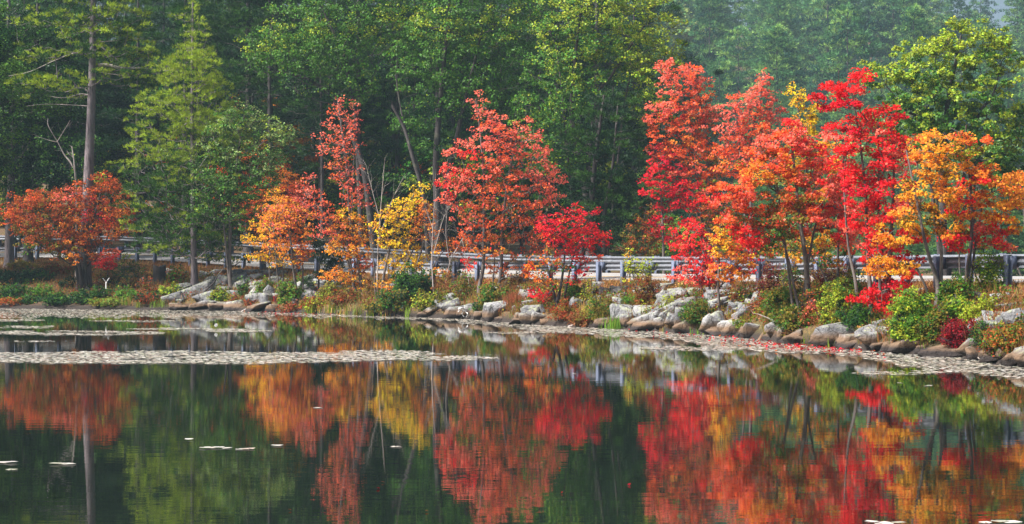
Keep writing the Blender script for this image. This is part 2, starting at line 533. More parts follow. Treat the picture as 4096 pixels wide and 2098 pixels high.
def leaf_mesh(cen, rad, col, per, L, flat, center, out_bias=0.5, jitter=0.16, droop=0.3):
    """quads scattered in flattened clumps; returns V, F, colours"""
    idx = np.repeat(np.arange(len(cen)), per)
    n = len(idx)
    d = rand_dir(n) * (rng.random(n) ** 0.42)[:, None]
    off = d * rad[idx][:, None]; off[:, 2] *= flat
    off[:, 2] -= droop * rad[idx] * (d[:, 0] ** 2 + d[:, 1] ** 2)
    p = cen[idx] + off
    out = unit(p - center) * out_bias
    nrm = unit(np.array([0, -0.15, 0.45]) + out + rand_dir(n) * 0.75)
    u = unit(np.cross(nrm, rand_dir(n))); v = np.cross(nrm, u)
    s = (L * (0.65 + 0.7 * rng.random(n)))[:, None]
    a = p - u * s * 0.5; c = p + u * s * 0.5
    b = p + v * s * 0.42 + nrm * s * 0.14; e = p - v * s * 0.42 + nrm * s * 0.14
    V = np.stack([a, b, c, e], 1).reshape(-1, 3)
    Fq = np.arange(4 * n).reshape(-1, 4)
    cc = col[idx] * (1 + rng.normal(size=(n, 1)) * (jitter + 0.06)) * (1 + rng.normal(size=(n, 3)) * 0.10)
    sw = rng.random(n) < 0.22                      # stray leaves of another clump's colour
    cc[sw] = col[rng.integers(0, len(col), sw.sum())]
    return V, Fq, np.repeat(np.clip(cc, 0.004, 0.95), 4, axis=0)

def tuft_mesh(cen, rad, col, per, L, w, flat, center, k=6, jitter=0.16):
    idx = np.repeat(np.arange(len(cen)), per)
    n = len(idx)
    d = rand_dir(n) * (rng.random(n) ** 0.45)[:, None]
    off = d * rad[idx][:, None]; off[:, 2] *= flat
    t = cen[idx] + off
    rad_out = t - center; rad_out[:, 2] = 0; rad_out = unit(rad_out)
    dr = unit(rad_out * 0.6 + np.array([0, 0, 0.55]) + rand_dir(n) * 0.5)
    dk = unit(np.repeat(dr, k, axis=0) + rand_dir(n * k) * 0.75)
    tk = np.repeat(t, k, axis=0)
    s = np.repeat(L * (0.7 + 0.6 * rng.random(n)), k)[:, None]
    u = unit(np.cross(dk, rand_dir(n * k))) * w
    V = np.stack([tk - u * 0.6, tk + u * 0.6, tk + dk * s + u * 0.25, tk + dk * s - u * 0.25], 1).reshape(-1, 3)
    Fq = np.arange(4 * n * k).reshape(-1, 4)
    cc = np.repeat(col[idx] * (1 + rng.normal(size=(n, 1)) * jitter), k, axis=0)
    cc = cc * (1 + rng.normal(size=(n * k, 3)) * 0.07)
    return V, Fq, np.repeat(np.clip(cc, 0.004, 0.95), 4, axis=0)

def tube(pts, radii, sides=8, closed_tip=True):
    pts = np.asarray(pts, float); n = len(pts)
    T = np.gradient(pts, axis=0) if n > 2 else np.repeat((pts[1] - pts[0])[None], n, 0)
    T = unit(T)
    ref = np.where(np.abs(T[:, 2:3]) > 0.9, np.array([[1.0, 0, 0]]), np.array([[0, 0, 1.0]]))
    A = unit(np.cross(T, ref)); B = np.cross(T, A)
    th = np.linspace(0, 2 * np.pi, sides, endpoint=False)
    V = (pts[:, None] + np.asarray(radii)[:, None, None] * (np.cos(th)[None, :, None] * A[:, None] + np.sin(th)[None, :, None] * B[:, None])).reshape(-1, 3)
    k = np.arange(sides)
    f = np.concatenate([np.stack([k + i * sides, (k + 1) % sides + i * sides, (k + 1) % sides + (i + 1) * sides, k + (i + 1) * sides], 1) for i in range(n - 1)])
    return V, f

def segs(P0, P1, R0, R1, sides=4):
    P0, P1 = np.asarray(P0), np.asarray(P1); n = len(P0)
    if n == 0: return np.zeros((0, 3)), np.zeros((0, 4), int)
    T = unit(P1 - P0)
    ref = np.where(np.abs(T[:, 2:3]) > 0.9, np.array([[1.0, 0, 0]]), np.array([[0, 0, 1.0]]))
    A = unit(np.cross(T, ref)); B = np.cross(T, A)
    th = np.linspace(0, 2 * np.pi, sides, endpoint=False) + 0.4
    ring = np.cos(th)[None, :, None] * A[:, None] + np.sin(th)[None, :, None] * B[:, None]
    V = np.concatenate([P0[:, None] + ring * np.asarray(R0)[:, None, None], P1[:, None] + ring * np.asarray(R1)[:, None, None]], 1).reshape(-1, 3)
    k = np.arange(sides)
    f1 = np.stack([k, (k + 1) % sides, (k + 1) % sides + sides, k + sides], 1)
    f = (f1[None] + (np.arange(n) * 2 * sides)[:, None, None]).reshape(-1, 4)
    return V, f

def spline(pts, m):
    """smooth a coarse polyline"""
    pts = np.asarray(pts, float)
    if len(pts) == 2: return np.array([pts[0] * (1 - t) + pts[1] * t for t in np.linspace(0, 1, m)])
    P_ = np.concatenate([[2 * pts[0] - pts[1]], pts, [2 * pts[-1] - pts[-2]]])
    out = []
    for t in np.linspace(0, len(pts) - 1 - 1e-6, m):
        i = int(t); u = t - i
        p0, p1, p2, p3 = P_[i:i + 4]
        out.append(0.5 * ((2 * p1) + (-p0 + p2) * u + (2 * p0 - 5 * p1 + 4 * p2 - p3) * u * u + (-p0 + 3 * p1 - 3 * p2 + p3) * u ** 3))
    return np.array(out)

def skeleton(stems, clumps, tip=0.007, reach=0.8, steep=0.35, expo=2.3, extra=0):
    """stems: list of (pts, r0, r1). Connects every clump to the nearest sensible node. Returns stem meshes and branch segments."""
    pos, par, rmin = [], [], []
    stem_nodes = []
    for pts, r0, r1 in stems:
        m = max(6, int(np.sum(np.linalg.norm(np.diff(pts, axis=0), axis=1)) / 0.35))
        sp = spline(pts, min(m, 40))
        ids = []
        for i, p in enumerate(sp):
            ids.append(len(pos)); pos.append(p); par.append(len(pos) - 2 if i else -1)
            rmin.append(r0 + (r1 - r0) * (i / (len(sp) - 1)) ** 0.9)
        stem_nodes.append(ids)
    ns = len(pos)
    zb = min(p[2] for p in pos)
    pos_np = np.zeros((ns + len(clumps) * 5 + 10, 3)); pos_np[:ns] = pos
    n = ns
    lo = np.array([s[1] if True else s for s in []])
    if len(clumps):
        stem_np = pos_np[:ns]
        dd = np.min(np.linalg.norm(clumps[:, None, :] - stem_np[None], axis=2), axis=1)
        ztop = max(p[2] for p in pos)
        for ci in np.argsort(dd):
            c = clumps[ci]
            v = c - pos_np[:n]
            h = np.linalg.norm(v[:, :2], axis=1)
            cost = np.linalg.norm(v, axis=1) + 2.5 * np.maximum(0, steep * h - v[:, 2]) + (pos_np[:n, 2] < zb + reach) * 1.5
            j = int(np.argmin(cost))
            a = pos_np[j]; L = np.linalg.norm(c - a)
            k = 1 if L < 0.25 else (2 if L < 0.7 else 3)
            prev = j
            for t in np.linspace(0, 1, k + 1)[1:]:
                q = a * (1 - t) + c * t
                if t < 1:
                    q = q + rng.normal(size=3) * L * 0.06; q[2] += -0.10 * L * math.sin(math.pi * t)
                pos_np[n] = q; par.append(prev); rmin.append(tip); prev = n; n += 1
    r = np.array(rmin[:n], float)
    acc = np.zeros(n)
    for i in range(n - 1, -1, -1):
        me = max(acc[i] ** (1 / expo) if acc[i] > 0 else 0, tip if i >= ns else 0)
        if i >= ns: r[i] = me
        else: r[i] = max(r[i], min(me, r[i] * 1.25))
        if par[i] >= 0: acc[par[i]] += max(me, 0) ** expo
    sv = []
    for ids in stem_nodes:
        rr = r[ids].copy(); rr[0] *= 1.35; 
        if len(rr) > 2: rr[1] *= 1.12
        sv.append(tube(pos_np[ids], rr, 9))
    b = np.arange(ns, n); pb = np.array([par[i] for i in b], int)
    if len(b):
        rp = np.minimum(r[pb], np.where(pb < ns, np.maximum(r[b] * 1.15, tip), r[pb]))
        br = segs(pos_np[pb], pos_np[b], np.minimum(rp, 0.12), r[b], 3)
    else:
        br = (np.zeros((0, 3)), np.zeros((0, 4), int))
    return sv, br

def finish_tree(name, base, stems, cl, rad, col, foliage, bark, leafmat, label=None, cat='tree', group=None, branch_frac=1.0, tip=0.007, steep=0.35, extra_twigs=0):
    """thing > trunk, branches, crown ; all geometry local to base"""
    root = empty(name, base)
    tag(root, label, cat, group)
    sub = cl if branch_frac >= 1 else cl[rng.random(len(cl)) < branch_frac]
    if extra_twigs:
        k = rng.choice(len(cl), extra_twigs)
        ex = cl[k] + rand_dir(extra_twigs) * rad[k][:, None] * 1.7
        ex[:, 2] += rad[k] * 0.5
        sub = np.concatenate([sub, ex])
    sv, br = skeleton(stems, sub, tip=tip, steep=steep)
    v, f = join(sv)
    link('trunk', mesh_np('trunk', v, f, bark, smooth=True), root)
    if len(br[0]): tag(link('branches', mesh_np('branches', br[0], br[1], bark, smooth=True), root), kind='stuff')
    if foliage is not None:
        V, Fq, cc = foliage
        tag(link('crown', mesh_np('crown', V, Fq, leafmat, cc), root), kind='stuff')
    return root

def blob_clumps(blobs, base, r, dens, depth_k=0.6, squash=1.0):
    """pixel-drawn crown blobs (px,py,rx,ry,colour) at the depth of base -> clumps in local metres"""
    d = base[1]; s = d / F
    bx = np.array([[b[0], b[1], b[2], b[3]] for b in blobs], float)
    x0, x1 = (bx[:, 0] - bx[:, 2]).min(), (bx[:, 0] + bx[:, 2]).max()
    cx, hw = (x0 + x1) / 2, (x1 - x0) / 2
    cl, col, ra, share = [], [], [], []
    for (px, py, rx, ry, c) in blobs:
        rx, ry = rx * (1.52 if px > 640 else 1.38), ry * 1.4
        A = math.pi * rx * ry * s * s
        n = max(4, int(1.7 * dens * A / (math.pi * r * r * 0.5)))
        q = rng.normal(size=(n, 2)); q = q / np.linalg.norm(q, axis=1, keepdims=True) * np.sqrt(rng.random((n, 1)))
        hloc = hw * s * math.sqrt(max(0.15, 1 - ((px - cx) / hw) ** 2))
        dy = np.clip(rng.normal(size=n) * depth_k * 0.6, -1, 1) * hloc
        X = (px - 512) * s + q[:, 0] * rx * s - base[0]
        Z = CAMZ - (py - 262) * s + q[:, 1] * ry * s - base[2]
        cl.append(np.stack([X, dy, Z], 1))
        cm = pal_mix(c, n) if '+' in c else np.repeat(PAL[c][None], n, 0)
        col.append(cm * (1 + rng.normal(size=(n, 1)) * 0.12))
        ra.append(r * (0.7 + 0.6 * rng.random(n)))
    return np.concatenate(cl), np.concatenate(ra), np.concatenate(col)

COVER = 1.2
def px_area(blobs): return sum(math.pi * b[2] * b[3] for b in blobs)

def maple(name, label, bpx, bpy, blobs, stems, d=None, L=0.105, cover=2.1, r=0.22, bark=None, leafmat=None, r0=0.09, dens=1.5, flat=0.5,
          group=None, cat='tree', depth_k=0.6, twigs=0, kind='leaf', w=0.016, tip=0.009, steep=0.35, branch_frac=0.72):
    """tree drawn as crown blobs and stem polylines in picture coordinates, built at its own depth"""
    base = hit(bpx, bpy) if d is None else np.array([(bpx - 512) * d / F, d, ground(bpx, d)])
    s = base[1] / F
    if bpx > 640 and bpy > 200 and L > 0.1: cover *= 1.65
    cl, ra, col = blob_clumps(blobs, base, r, dens, depth_k)
    st = []
    for k, item in enumerate(stems):
        pts, rr = item if isinstance(item, tuple) else (item, r0)
        q = []
        for i, (x, y) in enumerate(pts):
            p = P(x, y, base[1]) - base
            p[1] = (rng.random() - 0.5) * 0.5 * (i > 0) + 0.12 * k
            q.append(p)
        q[0][2] = ground_xy(q[0][0] + base[0], base[1] + q[0][1]) - base[2] - 0.12 if d is None else min(q[0][2], -0.1)
        st.append((np.array(q), rr, max(0.012, rr * 0.25)))
    center = np.array([cl[:, 0].mean(), 0, cl[:, 2].mean() - 0.5])
    L = L * (0.68 if base[1] < 78 else 0.8)
    lp = L / s
    if kind == 'leaf':
        per = max(4, int(COVER * cover * px_area(blobs) / (0.3 * lp * lp) / len(cl)))
        fo = leaf_mesh(cl, ra, col, per, L, flat, center)
        lm = leafmat or M_LEAF
    else:
        per = max(2, int(COVER * cover * px_area(blobs) / (6 * 0.45 * lp * max(w * 1.2 / s, 0.4)) / len(cl)))
        fo = tuft_mesh(cl, ra, col, per, L, w, flat, center)
        lm = leafmat or M_NEEDLE
    return finish_tree(name, base, st, cl, ra, col, fo, bark or M_BARK_MAPLE, lm, label, cat, group, tip=tip, steep=steep, extra_twigs=twigs, branch_frac=branch_frac)

def copy_tree(o, loc, rz, sc, label=None, group=None):
    c = o.copy(); C.objects.link(c)
    c.location = loc; c.rotation_euler = (0, 0, rz); c.scale = (sc[0], sc[0], sc[1])
    if label: c['label'] = label
    if group: c['group'] = group
    for ch in o.children:
        k = ch.copy(); C.objects.link(k); k.parent = c
    return c

def proto_pine(H, cb, R, cols, nb, L, w, per, bark, ntuft_r, name='pine_tree', whorl=0.8, tip=0.012, power=0.8, k=6, rough=0.25):
    """generic white pine in local coordinates: whorled limbs with flat plumes"""
    cl, ra = [], []
    z = H * cb
    while z < H * 0.98:
        t = (z - H * cb) / (H * (1 - cb))
        Rz = R * (1 - t) ** power * (0.75 + 0.5 * rng.random()) * min(1, 0.55 + t * 2.2)
        m = nb
        a0 = rng.random() * 6.28
        for j in range(m):
            if rng.random() < rough * 0.6: continue
            a = a0 + j * 6.283 / m + rng.normal() * 0.25
            Rj = Rz * (0.6 + 0.6 * rng.random())
            nseg = max(1, int(Rj / (ntuft_r * 1.1)))
            for q in range(nseg):
                rr = Rj * (q + 1) / nseg
                if rr < 0.25 * Rj and nseg > 2: continue
                sp = 0.28 * rr
                off = rng.normal() * sp
                cl.append((math.cos(a) * rr - math.sin(a) * off, math.sin(a) * rr + math.cos(a) * off, z + 0.12 * rr + rng.normal() * 0.12))
                ra.append(ntuft_r * (0.7 + 0.6 * rng.random()))
        z += whorl * (0.7 + 0.6 * rng.random()) * (1 - 0.45 * t)
    cl.append((0, 0, H)); ra.append(ntuft_r * 0.6)
    cl, ra = np.array(cl), np.array(ra)
    col = pal_mix(cols, len(cl)) * (1 + rng.normal(size=(len(cl), 1)) * 0.14)
    fo = tuft_mesh(cl, ra, col, per, L, w, 0.38, np.array([0, 0, H * 0.4]), k=k)
    st = [(np.array([[0, 0, -0.4], [0.05, 0, H * 0.4], [0, 0.05, H * 0.99]]), H * 0.014, 0.02)]
    return finish_tree(name, (0, 0, 0), st, cl, ra, col, fo, bark, M_NEEDLE_WOOD, tip=tip, steep=0.0, branch_frac=0.7)

def proto_oak(H, cb, R, cols, n, L, per, bark, r, name='oak_tree', fork=0.45):
    """generic broadleaf in local coordinates: lumpy dome of clumps"""
    nl = 16
    lobes = rand_dir(nl) * np.array([R * 0.62, R * 0.62, H * (1 - cb) * 0.34]) + np.array([0, 0, H * (cb + 1) / 2])
    lr = R * (0.32 + 0.25 * rng.random(nl))
    k = rng.integers(0, nl, n)
    q = rand_dir(n) * (rng.random(n) ** 0.35)[:, None]
    cl = lobes[k] + q * lr[k][:, None] * np.array([1, 1, 0.7])
    ra = r * (0.7 + 0.6 * rng.random(n))
    lobecol = pal_mix(cols, nl)
    col = lobecol[k] * (1 + rng.normal(size=(n, 1)) * 0.15)
    fo = leaf_mesh(cl, ra, col, per, L, 0.5, np.array([0, 0, H * cb]))
    st = [(np.array([[0, 0, -0.4], [0.2, 0.1, H * fork], [-0.2, 0.2, H * 0.8]]), H * 0.016, 0.04),
          (np.array([[0.1, 0.05, H * fork * 0.8], [R * 0.4, 0.4, H * 0.6], [R * 0.5, 0.3, H * 0.78]]), H * 0.010, 0.03)]
    return finish_tree(name, (0, 0, 0), st, cl, ra, col, fo, bark, M_OAK_WOOD, tip=0.012, branch_frac=0.6)

# ---------------------------------------------------------------- far hillside and forest behind the road
def pz(px, d): return np.array([(px - 512) * d / F, d, ground(px, d) - 0.2])

def place_words(x, marks):
    return min(marks, key=lambda m: abs(m[0] - x))[1]
HILL_MARKS = [(590, 'left of the dark pine'), (625, 'behind the dense dark pine'), (660, 'above the dark crimson maple'), (695, 'above the tall orange-red maple'), (735, 'between the two tall coral maples'), (765, 'above the tall coral maple'), (800, 'above the yellow treetop'), (850, 'above the scarlet clump'), (890, 'just left of the big oak'), (930, 'behind the big oak crown'), (970, 'over the big oak crown'), (1010, 'right of the big oak'), (1060, 'at the right edge')]
WOOD_MARKS = [(-80, 'beyond the left edge'), (-20, 'left of the thick oak trunk'), (15, 'behind the thick oak trunk'), (55, 'left of the tall white pine'), (95, 'behind the tall white pine'), (140, 'right of the tall white pine'), (185, 'behind the bright young pine'), (235, 'behind the slender oak'), (275, 'behind the orange pair'), (320, 'left of the coral spire'), (350, 'behind the coral spire'), (395, 'behind the yellow maple'), (440, 'left of the large coral-red maple'), (490, 'behind the large coral-red maple'), (545, 'above the crimson maple'), (595, 'behind the dense dark pine'), (635, 'right of the dense dark pine')]

def spread(protos, spots, group):
    used = set()
    for (pi, px, d, sc, label) in spots:
        o = protos[pi]; loc = pz(px, d); rz = rng.random() * 6.28
        if pi not in used:
            used.add(pi)
            o.location = loc; o.rotation_euler = (0, 0, rz); o.scale = (sc[0], sc[0], sc[1]); tag(o, label, 'tree', group)
        else:
            copy_tree(o, loc, rz, sc, label, group)['category'] = 'tree'

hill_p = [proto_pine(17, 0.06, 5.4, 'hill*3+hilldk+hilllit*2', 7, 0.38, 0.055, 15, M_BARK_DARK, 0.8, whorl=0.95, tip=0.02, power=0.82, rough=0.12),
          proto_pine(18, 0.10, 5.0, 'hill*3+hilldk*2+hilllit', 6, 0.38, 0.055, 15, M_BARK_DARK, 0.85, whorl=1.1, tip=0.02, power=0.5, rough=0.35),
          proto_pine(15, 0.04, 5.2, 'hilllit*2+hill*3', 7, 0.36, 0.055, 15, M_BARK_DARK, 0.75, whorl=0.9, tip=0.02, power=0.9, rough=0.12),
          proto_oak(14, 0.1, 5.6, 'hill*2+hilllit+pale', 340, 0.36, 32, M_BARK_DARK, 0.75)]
spots = []
rows = [(122, 46, 0.36), (140, 48, 0.42), (160, 50, 0.52), (185, 62, 0.62), (215, 60, 0.85), (245, 58, 1.05), (278, 56, 1.25), (312, 54, 1.4), (350, 52, 1.5), (392, 50, 1.6), (436, 48, 1.7), (484, 46, 1.8)]
for ri, (d, step, h) in enumerate(rows):
    px = 590 + (ri % 2) * step * 0.5
    while px < 1120:
        pi = int(rng.choice([0, 0, 1, 1, 2, 2, 3]))
        hh = h * (0.75 + 0.5 * rng.random())
        x = px + rng.normal() * 7; dd = d + rng.normal() * 6
        top = 262 - ((ground(x, dd) + [17, 19, 15, 14][pi] * hh) - CAMZ) * F / dd
        lim = 24 if 955 < x < 992 else (14 if x >= 1012 else (2 if x > 920 else -60))
        if top < lim: hh *= max(0.5, (262 - lim) / (262 - top) - 0.06)
        row_w = 'at the far hill foot' if ri < 3 else 'low on the far hill' if ri < 6 else 'halfway up the far hill' if ri < 9 else 'high on the far hill'
        spots.append((pi, x, dd, (hh * (0.9 + 0.25 * rng.random()), hh), '%s %s, %s' % (['hazy conical pine', 'hazy ragged pine', 'hazy bushy pine', 'hazy rounded broadleaf'][pi], row_w, place_words(x, HILL_MARKS))))
        px += step * 1.15
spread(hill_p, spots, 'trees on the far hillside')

forest_p = [proto_pine(22, 0.24, 5.4, 'pinedk*3+pine*2', 5, 0.24, 0.025, 30, M_BARK_DARK, 0.62, whorl=1.5, power=0.5, rough=0.6),
            proto_pine(19, 0.30, 4.8, 'pine*3+pinedk*2', 5, 0.24, 0.025, 30, M_BARK_DARK, 0.6, whorl=1.1, power=0.6, rough=0.5),
            proto_oak(17, 0.22, 5.2, 'oak*2+dkgreen*4+green', 480, 0.125, 76, M_BARK_DARK, 0.6),
            proto_oak(14, 0.12, 5.0, 'dkgreen*4+oak*2+olive', 480, 0.125, 76, M_BARK_DARK, 0.58),
            proto_oak(7, 0.08, 3.2, 'green*2+dkgreen*2+ygreen', 260, 0.15, 42, M_BARK_DARK, 0.42, name='understorey_tree'),
            proto_oak(8, 0.1, 3.0, 'orange*3+orangered*2+brownor', 240, 0.14, 40, M_BARK_DARK, 0.42, name='understorey_tree')]
FK = ['tall dark pine', 'slim dark pine', 'tall dark oak', 'broad dark oak', 'young green tree', 'orange-leaved young maple']
spots = []
for d, step, kinds, h in ((128, 44, [0, 1, 1, 0], 1.0), (140, 36, [0, 1, 0, 3], 1.0), (156, 34, [0, 2, 3, 3], 1.05), (176, 36, [0, 1, 2, 3], 1.1), (205, 42, [0, 2, 3, 2], 1.2), (245, 46, [0, 2, 1, 0], 1.5), (290, 46, [2, 0, 2, 0], 1.6)):
    px = -90 + rng.random() * 20
    while px < 640:
        pi = int(rng.choice(kinds)); hh = h * (0.85 + 0.3 * rng.random())
        dd = max(d + rng.normal() * 4, np.interp(px, FP_X, FP_D) + 3)
        xx = px + rng.normal() * 8
        row_w = 'at the front of the wood' if d < 135 else 'in the second rank of the wood' if d < 150 else 'deep in the wood' if d < 190 else 'at the back of the wood'
        spots.append((pi, xx, dd, (hh, hh), '%s %s, %s' % (FK[pi], row_w, place_words(xx, WOOD_MARKS)))); px += step
for px, d in ((20, 130), (75, 132), (145, 135), (215, 138), (300, 130), (370, 128), (430, 125), (520, 118), (480, 124), (575, 114), (250, 128), (400, 135), (340, 140), (110, 140)):
    spots.append((4, px, d, (0.9 + 0.3 * rng.random(),) * 2, 'young green understorey tree beyond the far rail, ' + place_words(px, WOOD_MARKS)))
for px, d, h in ((262, 126, 1.0), (285, 130, 1.15), (160, 150, 1.0), (245, 160, 1.5), (420, 134, 0.9), (115, 145, 0.8)):
    spots.append((5, px, d, (h, h), 'orange-leaved young maple glowing in the wood, ' + place_words(px, WOOD_MARKS)))
for i, (px, d, pi) in enumerate(((-45, 108, 2), (-95, 104, 0), (-140, 108, 3), (-190, 106, 2), (-70, 122, 0), (-240, 110, 0), (-165, 122, 2), (-30, 117, 1))):
    spots.append((pi, px, d, (1.0, 1.0), '%s on the lake bank beyond the left edge, %s from it' % (FK[pi], ['nearest', 'second', 'third', 'fourth', 'fifth', 'sixth', 'seventh', 'eighth'][i])))
spread(forest_p, spots, 'trees in the wood behind the road')

# ---------------------------------------------------------------- individual woodland trees
# left: two thick trunks with dark oak crowns
maple('oak_tree', 'thick grey oak trunk at the left edge with dark leaves above', 9, 268,
      [(10, 110, 30, 25, 'dkgreen+oak'), (40, 90, 35, 22, 'dkgreen+oak'), (25, 150, 30, 20, 'dkgreen'), (5, 190, 25, 20, 'dkgreen+green'), (45, 130, 25, 20, 'dkgreen+oak'), (70, 165, 18, 16, 'dkgreen'), (-15, 80, 40, 40, 'dkgreen+oak'), (15, 40, 30, 25, 'oak+dkgreen')],
      [([(9, 272), (10, 200), (14, 120), (8, 40), (10, -30)], 0.30)], L=0.15, r=0.42, dens=1.2, bark=M_BARK_PINE, leafmat=M_OAK, depth_k=0.35)
maple('oak_tree', 'dark leaning trunk beside the thick grey trunk at the left edge', 30, 255,
      [(60, 60, 26, 20, 'dkgreen+oak'), (30, 60, 30, 18, 'dkgreen'), (70, 110, 22, 18, 'dkgreen+oak'), (45, 190, 20, 14, 'dkgreen'), (50, 20, 25, 18, 'oak+dkgreen')],
      [([(28, 256), (29, 200), (33, 120), (36, 50), (40, -30)], 0.30)], d=118, L=0.15, r=0.42, dens=1.2, bark=M_BARK_DARK, leafmat=M_OAK, depth_k=0.35)
# big white pine with bare limbs
big_pine = maple('white_pine', 'tall white pine with straight grey trunk and bare broken limbs', 84, 288,
      [(48, 52, 21, 8, 'pine+pinelit'), (36, 56, 12, 5, 'pinelit+pine'), (110, 46, 23, 11, 'pine+pinelit'), (130, 50, 18, 8, 'pinelit+pine'), (98, 56, 12, 7, 'pinelit+pine'), (118, 58, 16, 7, 'pinelit+pine'),
       (40, 84, 23, 8, 'pine+pinelit'), (60, 80, 21, 8, 'pinelit+pine'), (28, 88, 12, 7, 'pinelit+pine'), (70, 88, 14, 7, 'pinelit+pine'), (118, 78, 21, 8, 'pinelit+pine'), (135, 72, 14, 7, 'pinelit+pine'), (140, 82, 14, 5, 'pine+pinelit'),
       (70, 30, 23, 9, 'pinelit+pine'), (45, 20, 23, 9, 'pine+pinelit'), (120, 20, 25, 11, 'pinelit+pine'), (140, 32, 16, 8, 'pine+pinelit'), (95, -10, 34, 14, 'pinelit+pine'), (60, -25, 29, 12, 'pinelit+pine'), (130, -28, 29, 12, 'pinelit+pine'), (95, -50, 34, 16, 'pinelit+pine'), (95, -75, 23, 16, 'pinelit+pine')],
      [([(84, 290), (88, 180), (92, 90), (93, 0), (94, -80)], 0.34)], kind='needle', L=0.2, w=0.022, r=0.38, dens=1.3, cover=2.6, flat=0.3, bark=M_BARK_PINE, depth_k=0.5, steep=-0.1, tip=0.01)

def bare(name, label, cat, base, limbs, mat, tip=0.012, twig=0, twl=0.5, part_of=None):
    """leafless wood: limbs are pixel polylines with radii (metres) at the depth of base"""
    root = None
    if part_of is None:
        root = empty(name, base); tag(root, label, cat)
    else:
        base = np.array(part_of.location)
    vs_, P0, P1, R0, R1 = [], [], [], [], []
    for pts, ra, rb in limbs:
        q = np.array([P(x, y, base[1]) - base + np.array([0, 0.04 * i * rng.normal(), 0]) for i, (x, y) in enumerate(pts)])
        sp = spline(q, max(5, 4 * len(pts)))
        vs_.append(tube(sp, np.linspace(ra, rb, len(sp)), 6))
        for _ in range(twig):
            i = rng.integers(len(sp) // 3, len(sp))
            a = sp[i]; dv = unit(unit(sp[i] - sp[max(0, i - 2)]) + rand_dir(1)[0] * 0.9) * twl * (0.5 + rng.random())
            m = a + dv * 0.5 + rng.normal(size=3) * 0.04
            P0 += [a, m]; P1 += [m, a + dv]; R0 += [rb * 0.6, rb * 0.45]; R1 += [rb * 0.45, rb * 0.2]
    v, f = join(vs_)
    if part_of is not None:
        if P0: v, f = join([(v, f), segs(P0, P1, R0, R1, 4)])
        return tag(link(name, mesh_np(name, v, f, mat, smooth=True), part_of), label)
    link('stem', mesh_np('stem', v, f, mat, smooth=True), root)
    if P0:
        v, f = segs(P0, P1, R0, R1, 4)
        tag(link('twigs', mesh_np('twigs', v, f, mat), root), kind='stuff')
    return root

for limb in ([(92, 54), (75, 53), (55, 60), (30, 72), (8, 76)], 0.045, 0.01), ([(88, 95), (80, 94), (65, 98), (48, 96)], 0.04, 0.008), ([(87, 106), (70, 105), (45, 104), (26, 106)], 0.03, 0.006), ([(92, 16), (85, 19), (70, 21)], 0.03, 0.006), \
        ([(98, 65), (108, 65), (122, 68), (144, 68)], 0.10, 0.05), ([(98, 42), (112, 41), (135, 39), (153, 38)], 0.035, 0.008), ([(98, 44), (108, 52), (120, 62)], 0.05, 0.02), ([(98, 72), (112, 74), (130, 76), (145, 72)], 0.03, 0.008):
    bare('dead_limb', 'bare grey limb', None, None, [limb], M_BARK_DEAD, twig=5, part_of=big_pine)
b = hit(74, 282)
bare('dead_snag', 'pale forked dead snag rising out of the orange maple beside the big pine', 'dead tree', b,
     [([(76, 284), (76, 185), (72, 165), (64, 155), (57, 142), (48, 126), (46, 118)], 0.06, 0.015), ([(57, 142), (63, 132), (70, 120)], 0.03, 0.01), ([(57, 142), (48, 140), (36, 136)], 0.025, 0.008), ([(76, 184), (74, 160), (71, 146)], 0.05, 0.03)], M_BARK_DEAD, twig=4)

# bright young pine
def cone_blobs(cx, prof, cols, step=9, lean=0.0):
    """blobs filling a conifer outline given as [(py, half-width)]"""
    out = []; ys = [p[0] for p in prof]; ws = [p[1] for p in prof]
    y = ys[0]
    while y < ys[-1]:
        w = np.interp(y, ys, ws); x = -w
        while x <= w:
            if rng.random() < 0.86:
                out.append((cx + x + rng.normal() * 3, y + rng.normal() * 3 + abs(x) * 0.05 - 2, max(4, min(11, w * 0.5)), 4.0, cols[int(rng.integers(len(cols)))]))
            x += 12
        y += step
    return out
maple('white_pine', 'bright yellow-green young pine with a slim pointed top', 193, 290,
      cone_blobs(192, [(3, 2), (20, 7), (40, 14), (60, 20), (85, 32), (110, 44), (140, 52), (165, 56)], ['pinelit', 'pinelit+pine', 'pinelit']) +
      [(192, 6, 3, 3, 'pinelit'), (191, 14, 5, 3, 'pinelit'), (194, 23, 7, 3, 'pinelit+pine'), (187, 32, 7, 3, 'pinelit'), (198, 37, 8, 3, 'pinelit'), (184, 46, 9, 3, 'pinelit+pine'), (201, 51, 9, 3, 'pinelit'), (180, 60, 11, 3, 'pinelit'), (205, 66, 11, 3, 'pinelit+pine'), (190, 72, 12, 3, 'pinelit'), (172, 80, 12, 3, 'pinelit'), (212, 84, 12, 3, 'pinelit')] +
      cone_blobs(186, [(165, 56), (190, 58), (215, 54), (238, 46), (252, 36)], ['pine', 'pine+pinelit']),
      [([(194, 292), (193, 200), (192, 100), (192, 2)], 0.17)], kind='needle', L=0.2, w=0.015, r=0.24, dens=1.0, cover=2.3, flat=0.36, bark=M_BARK_PINE, depth_k=0.6, steep=0.2)
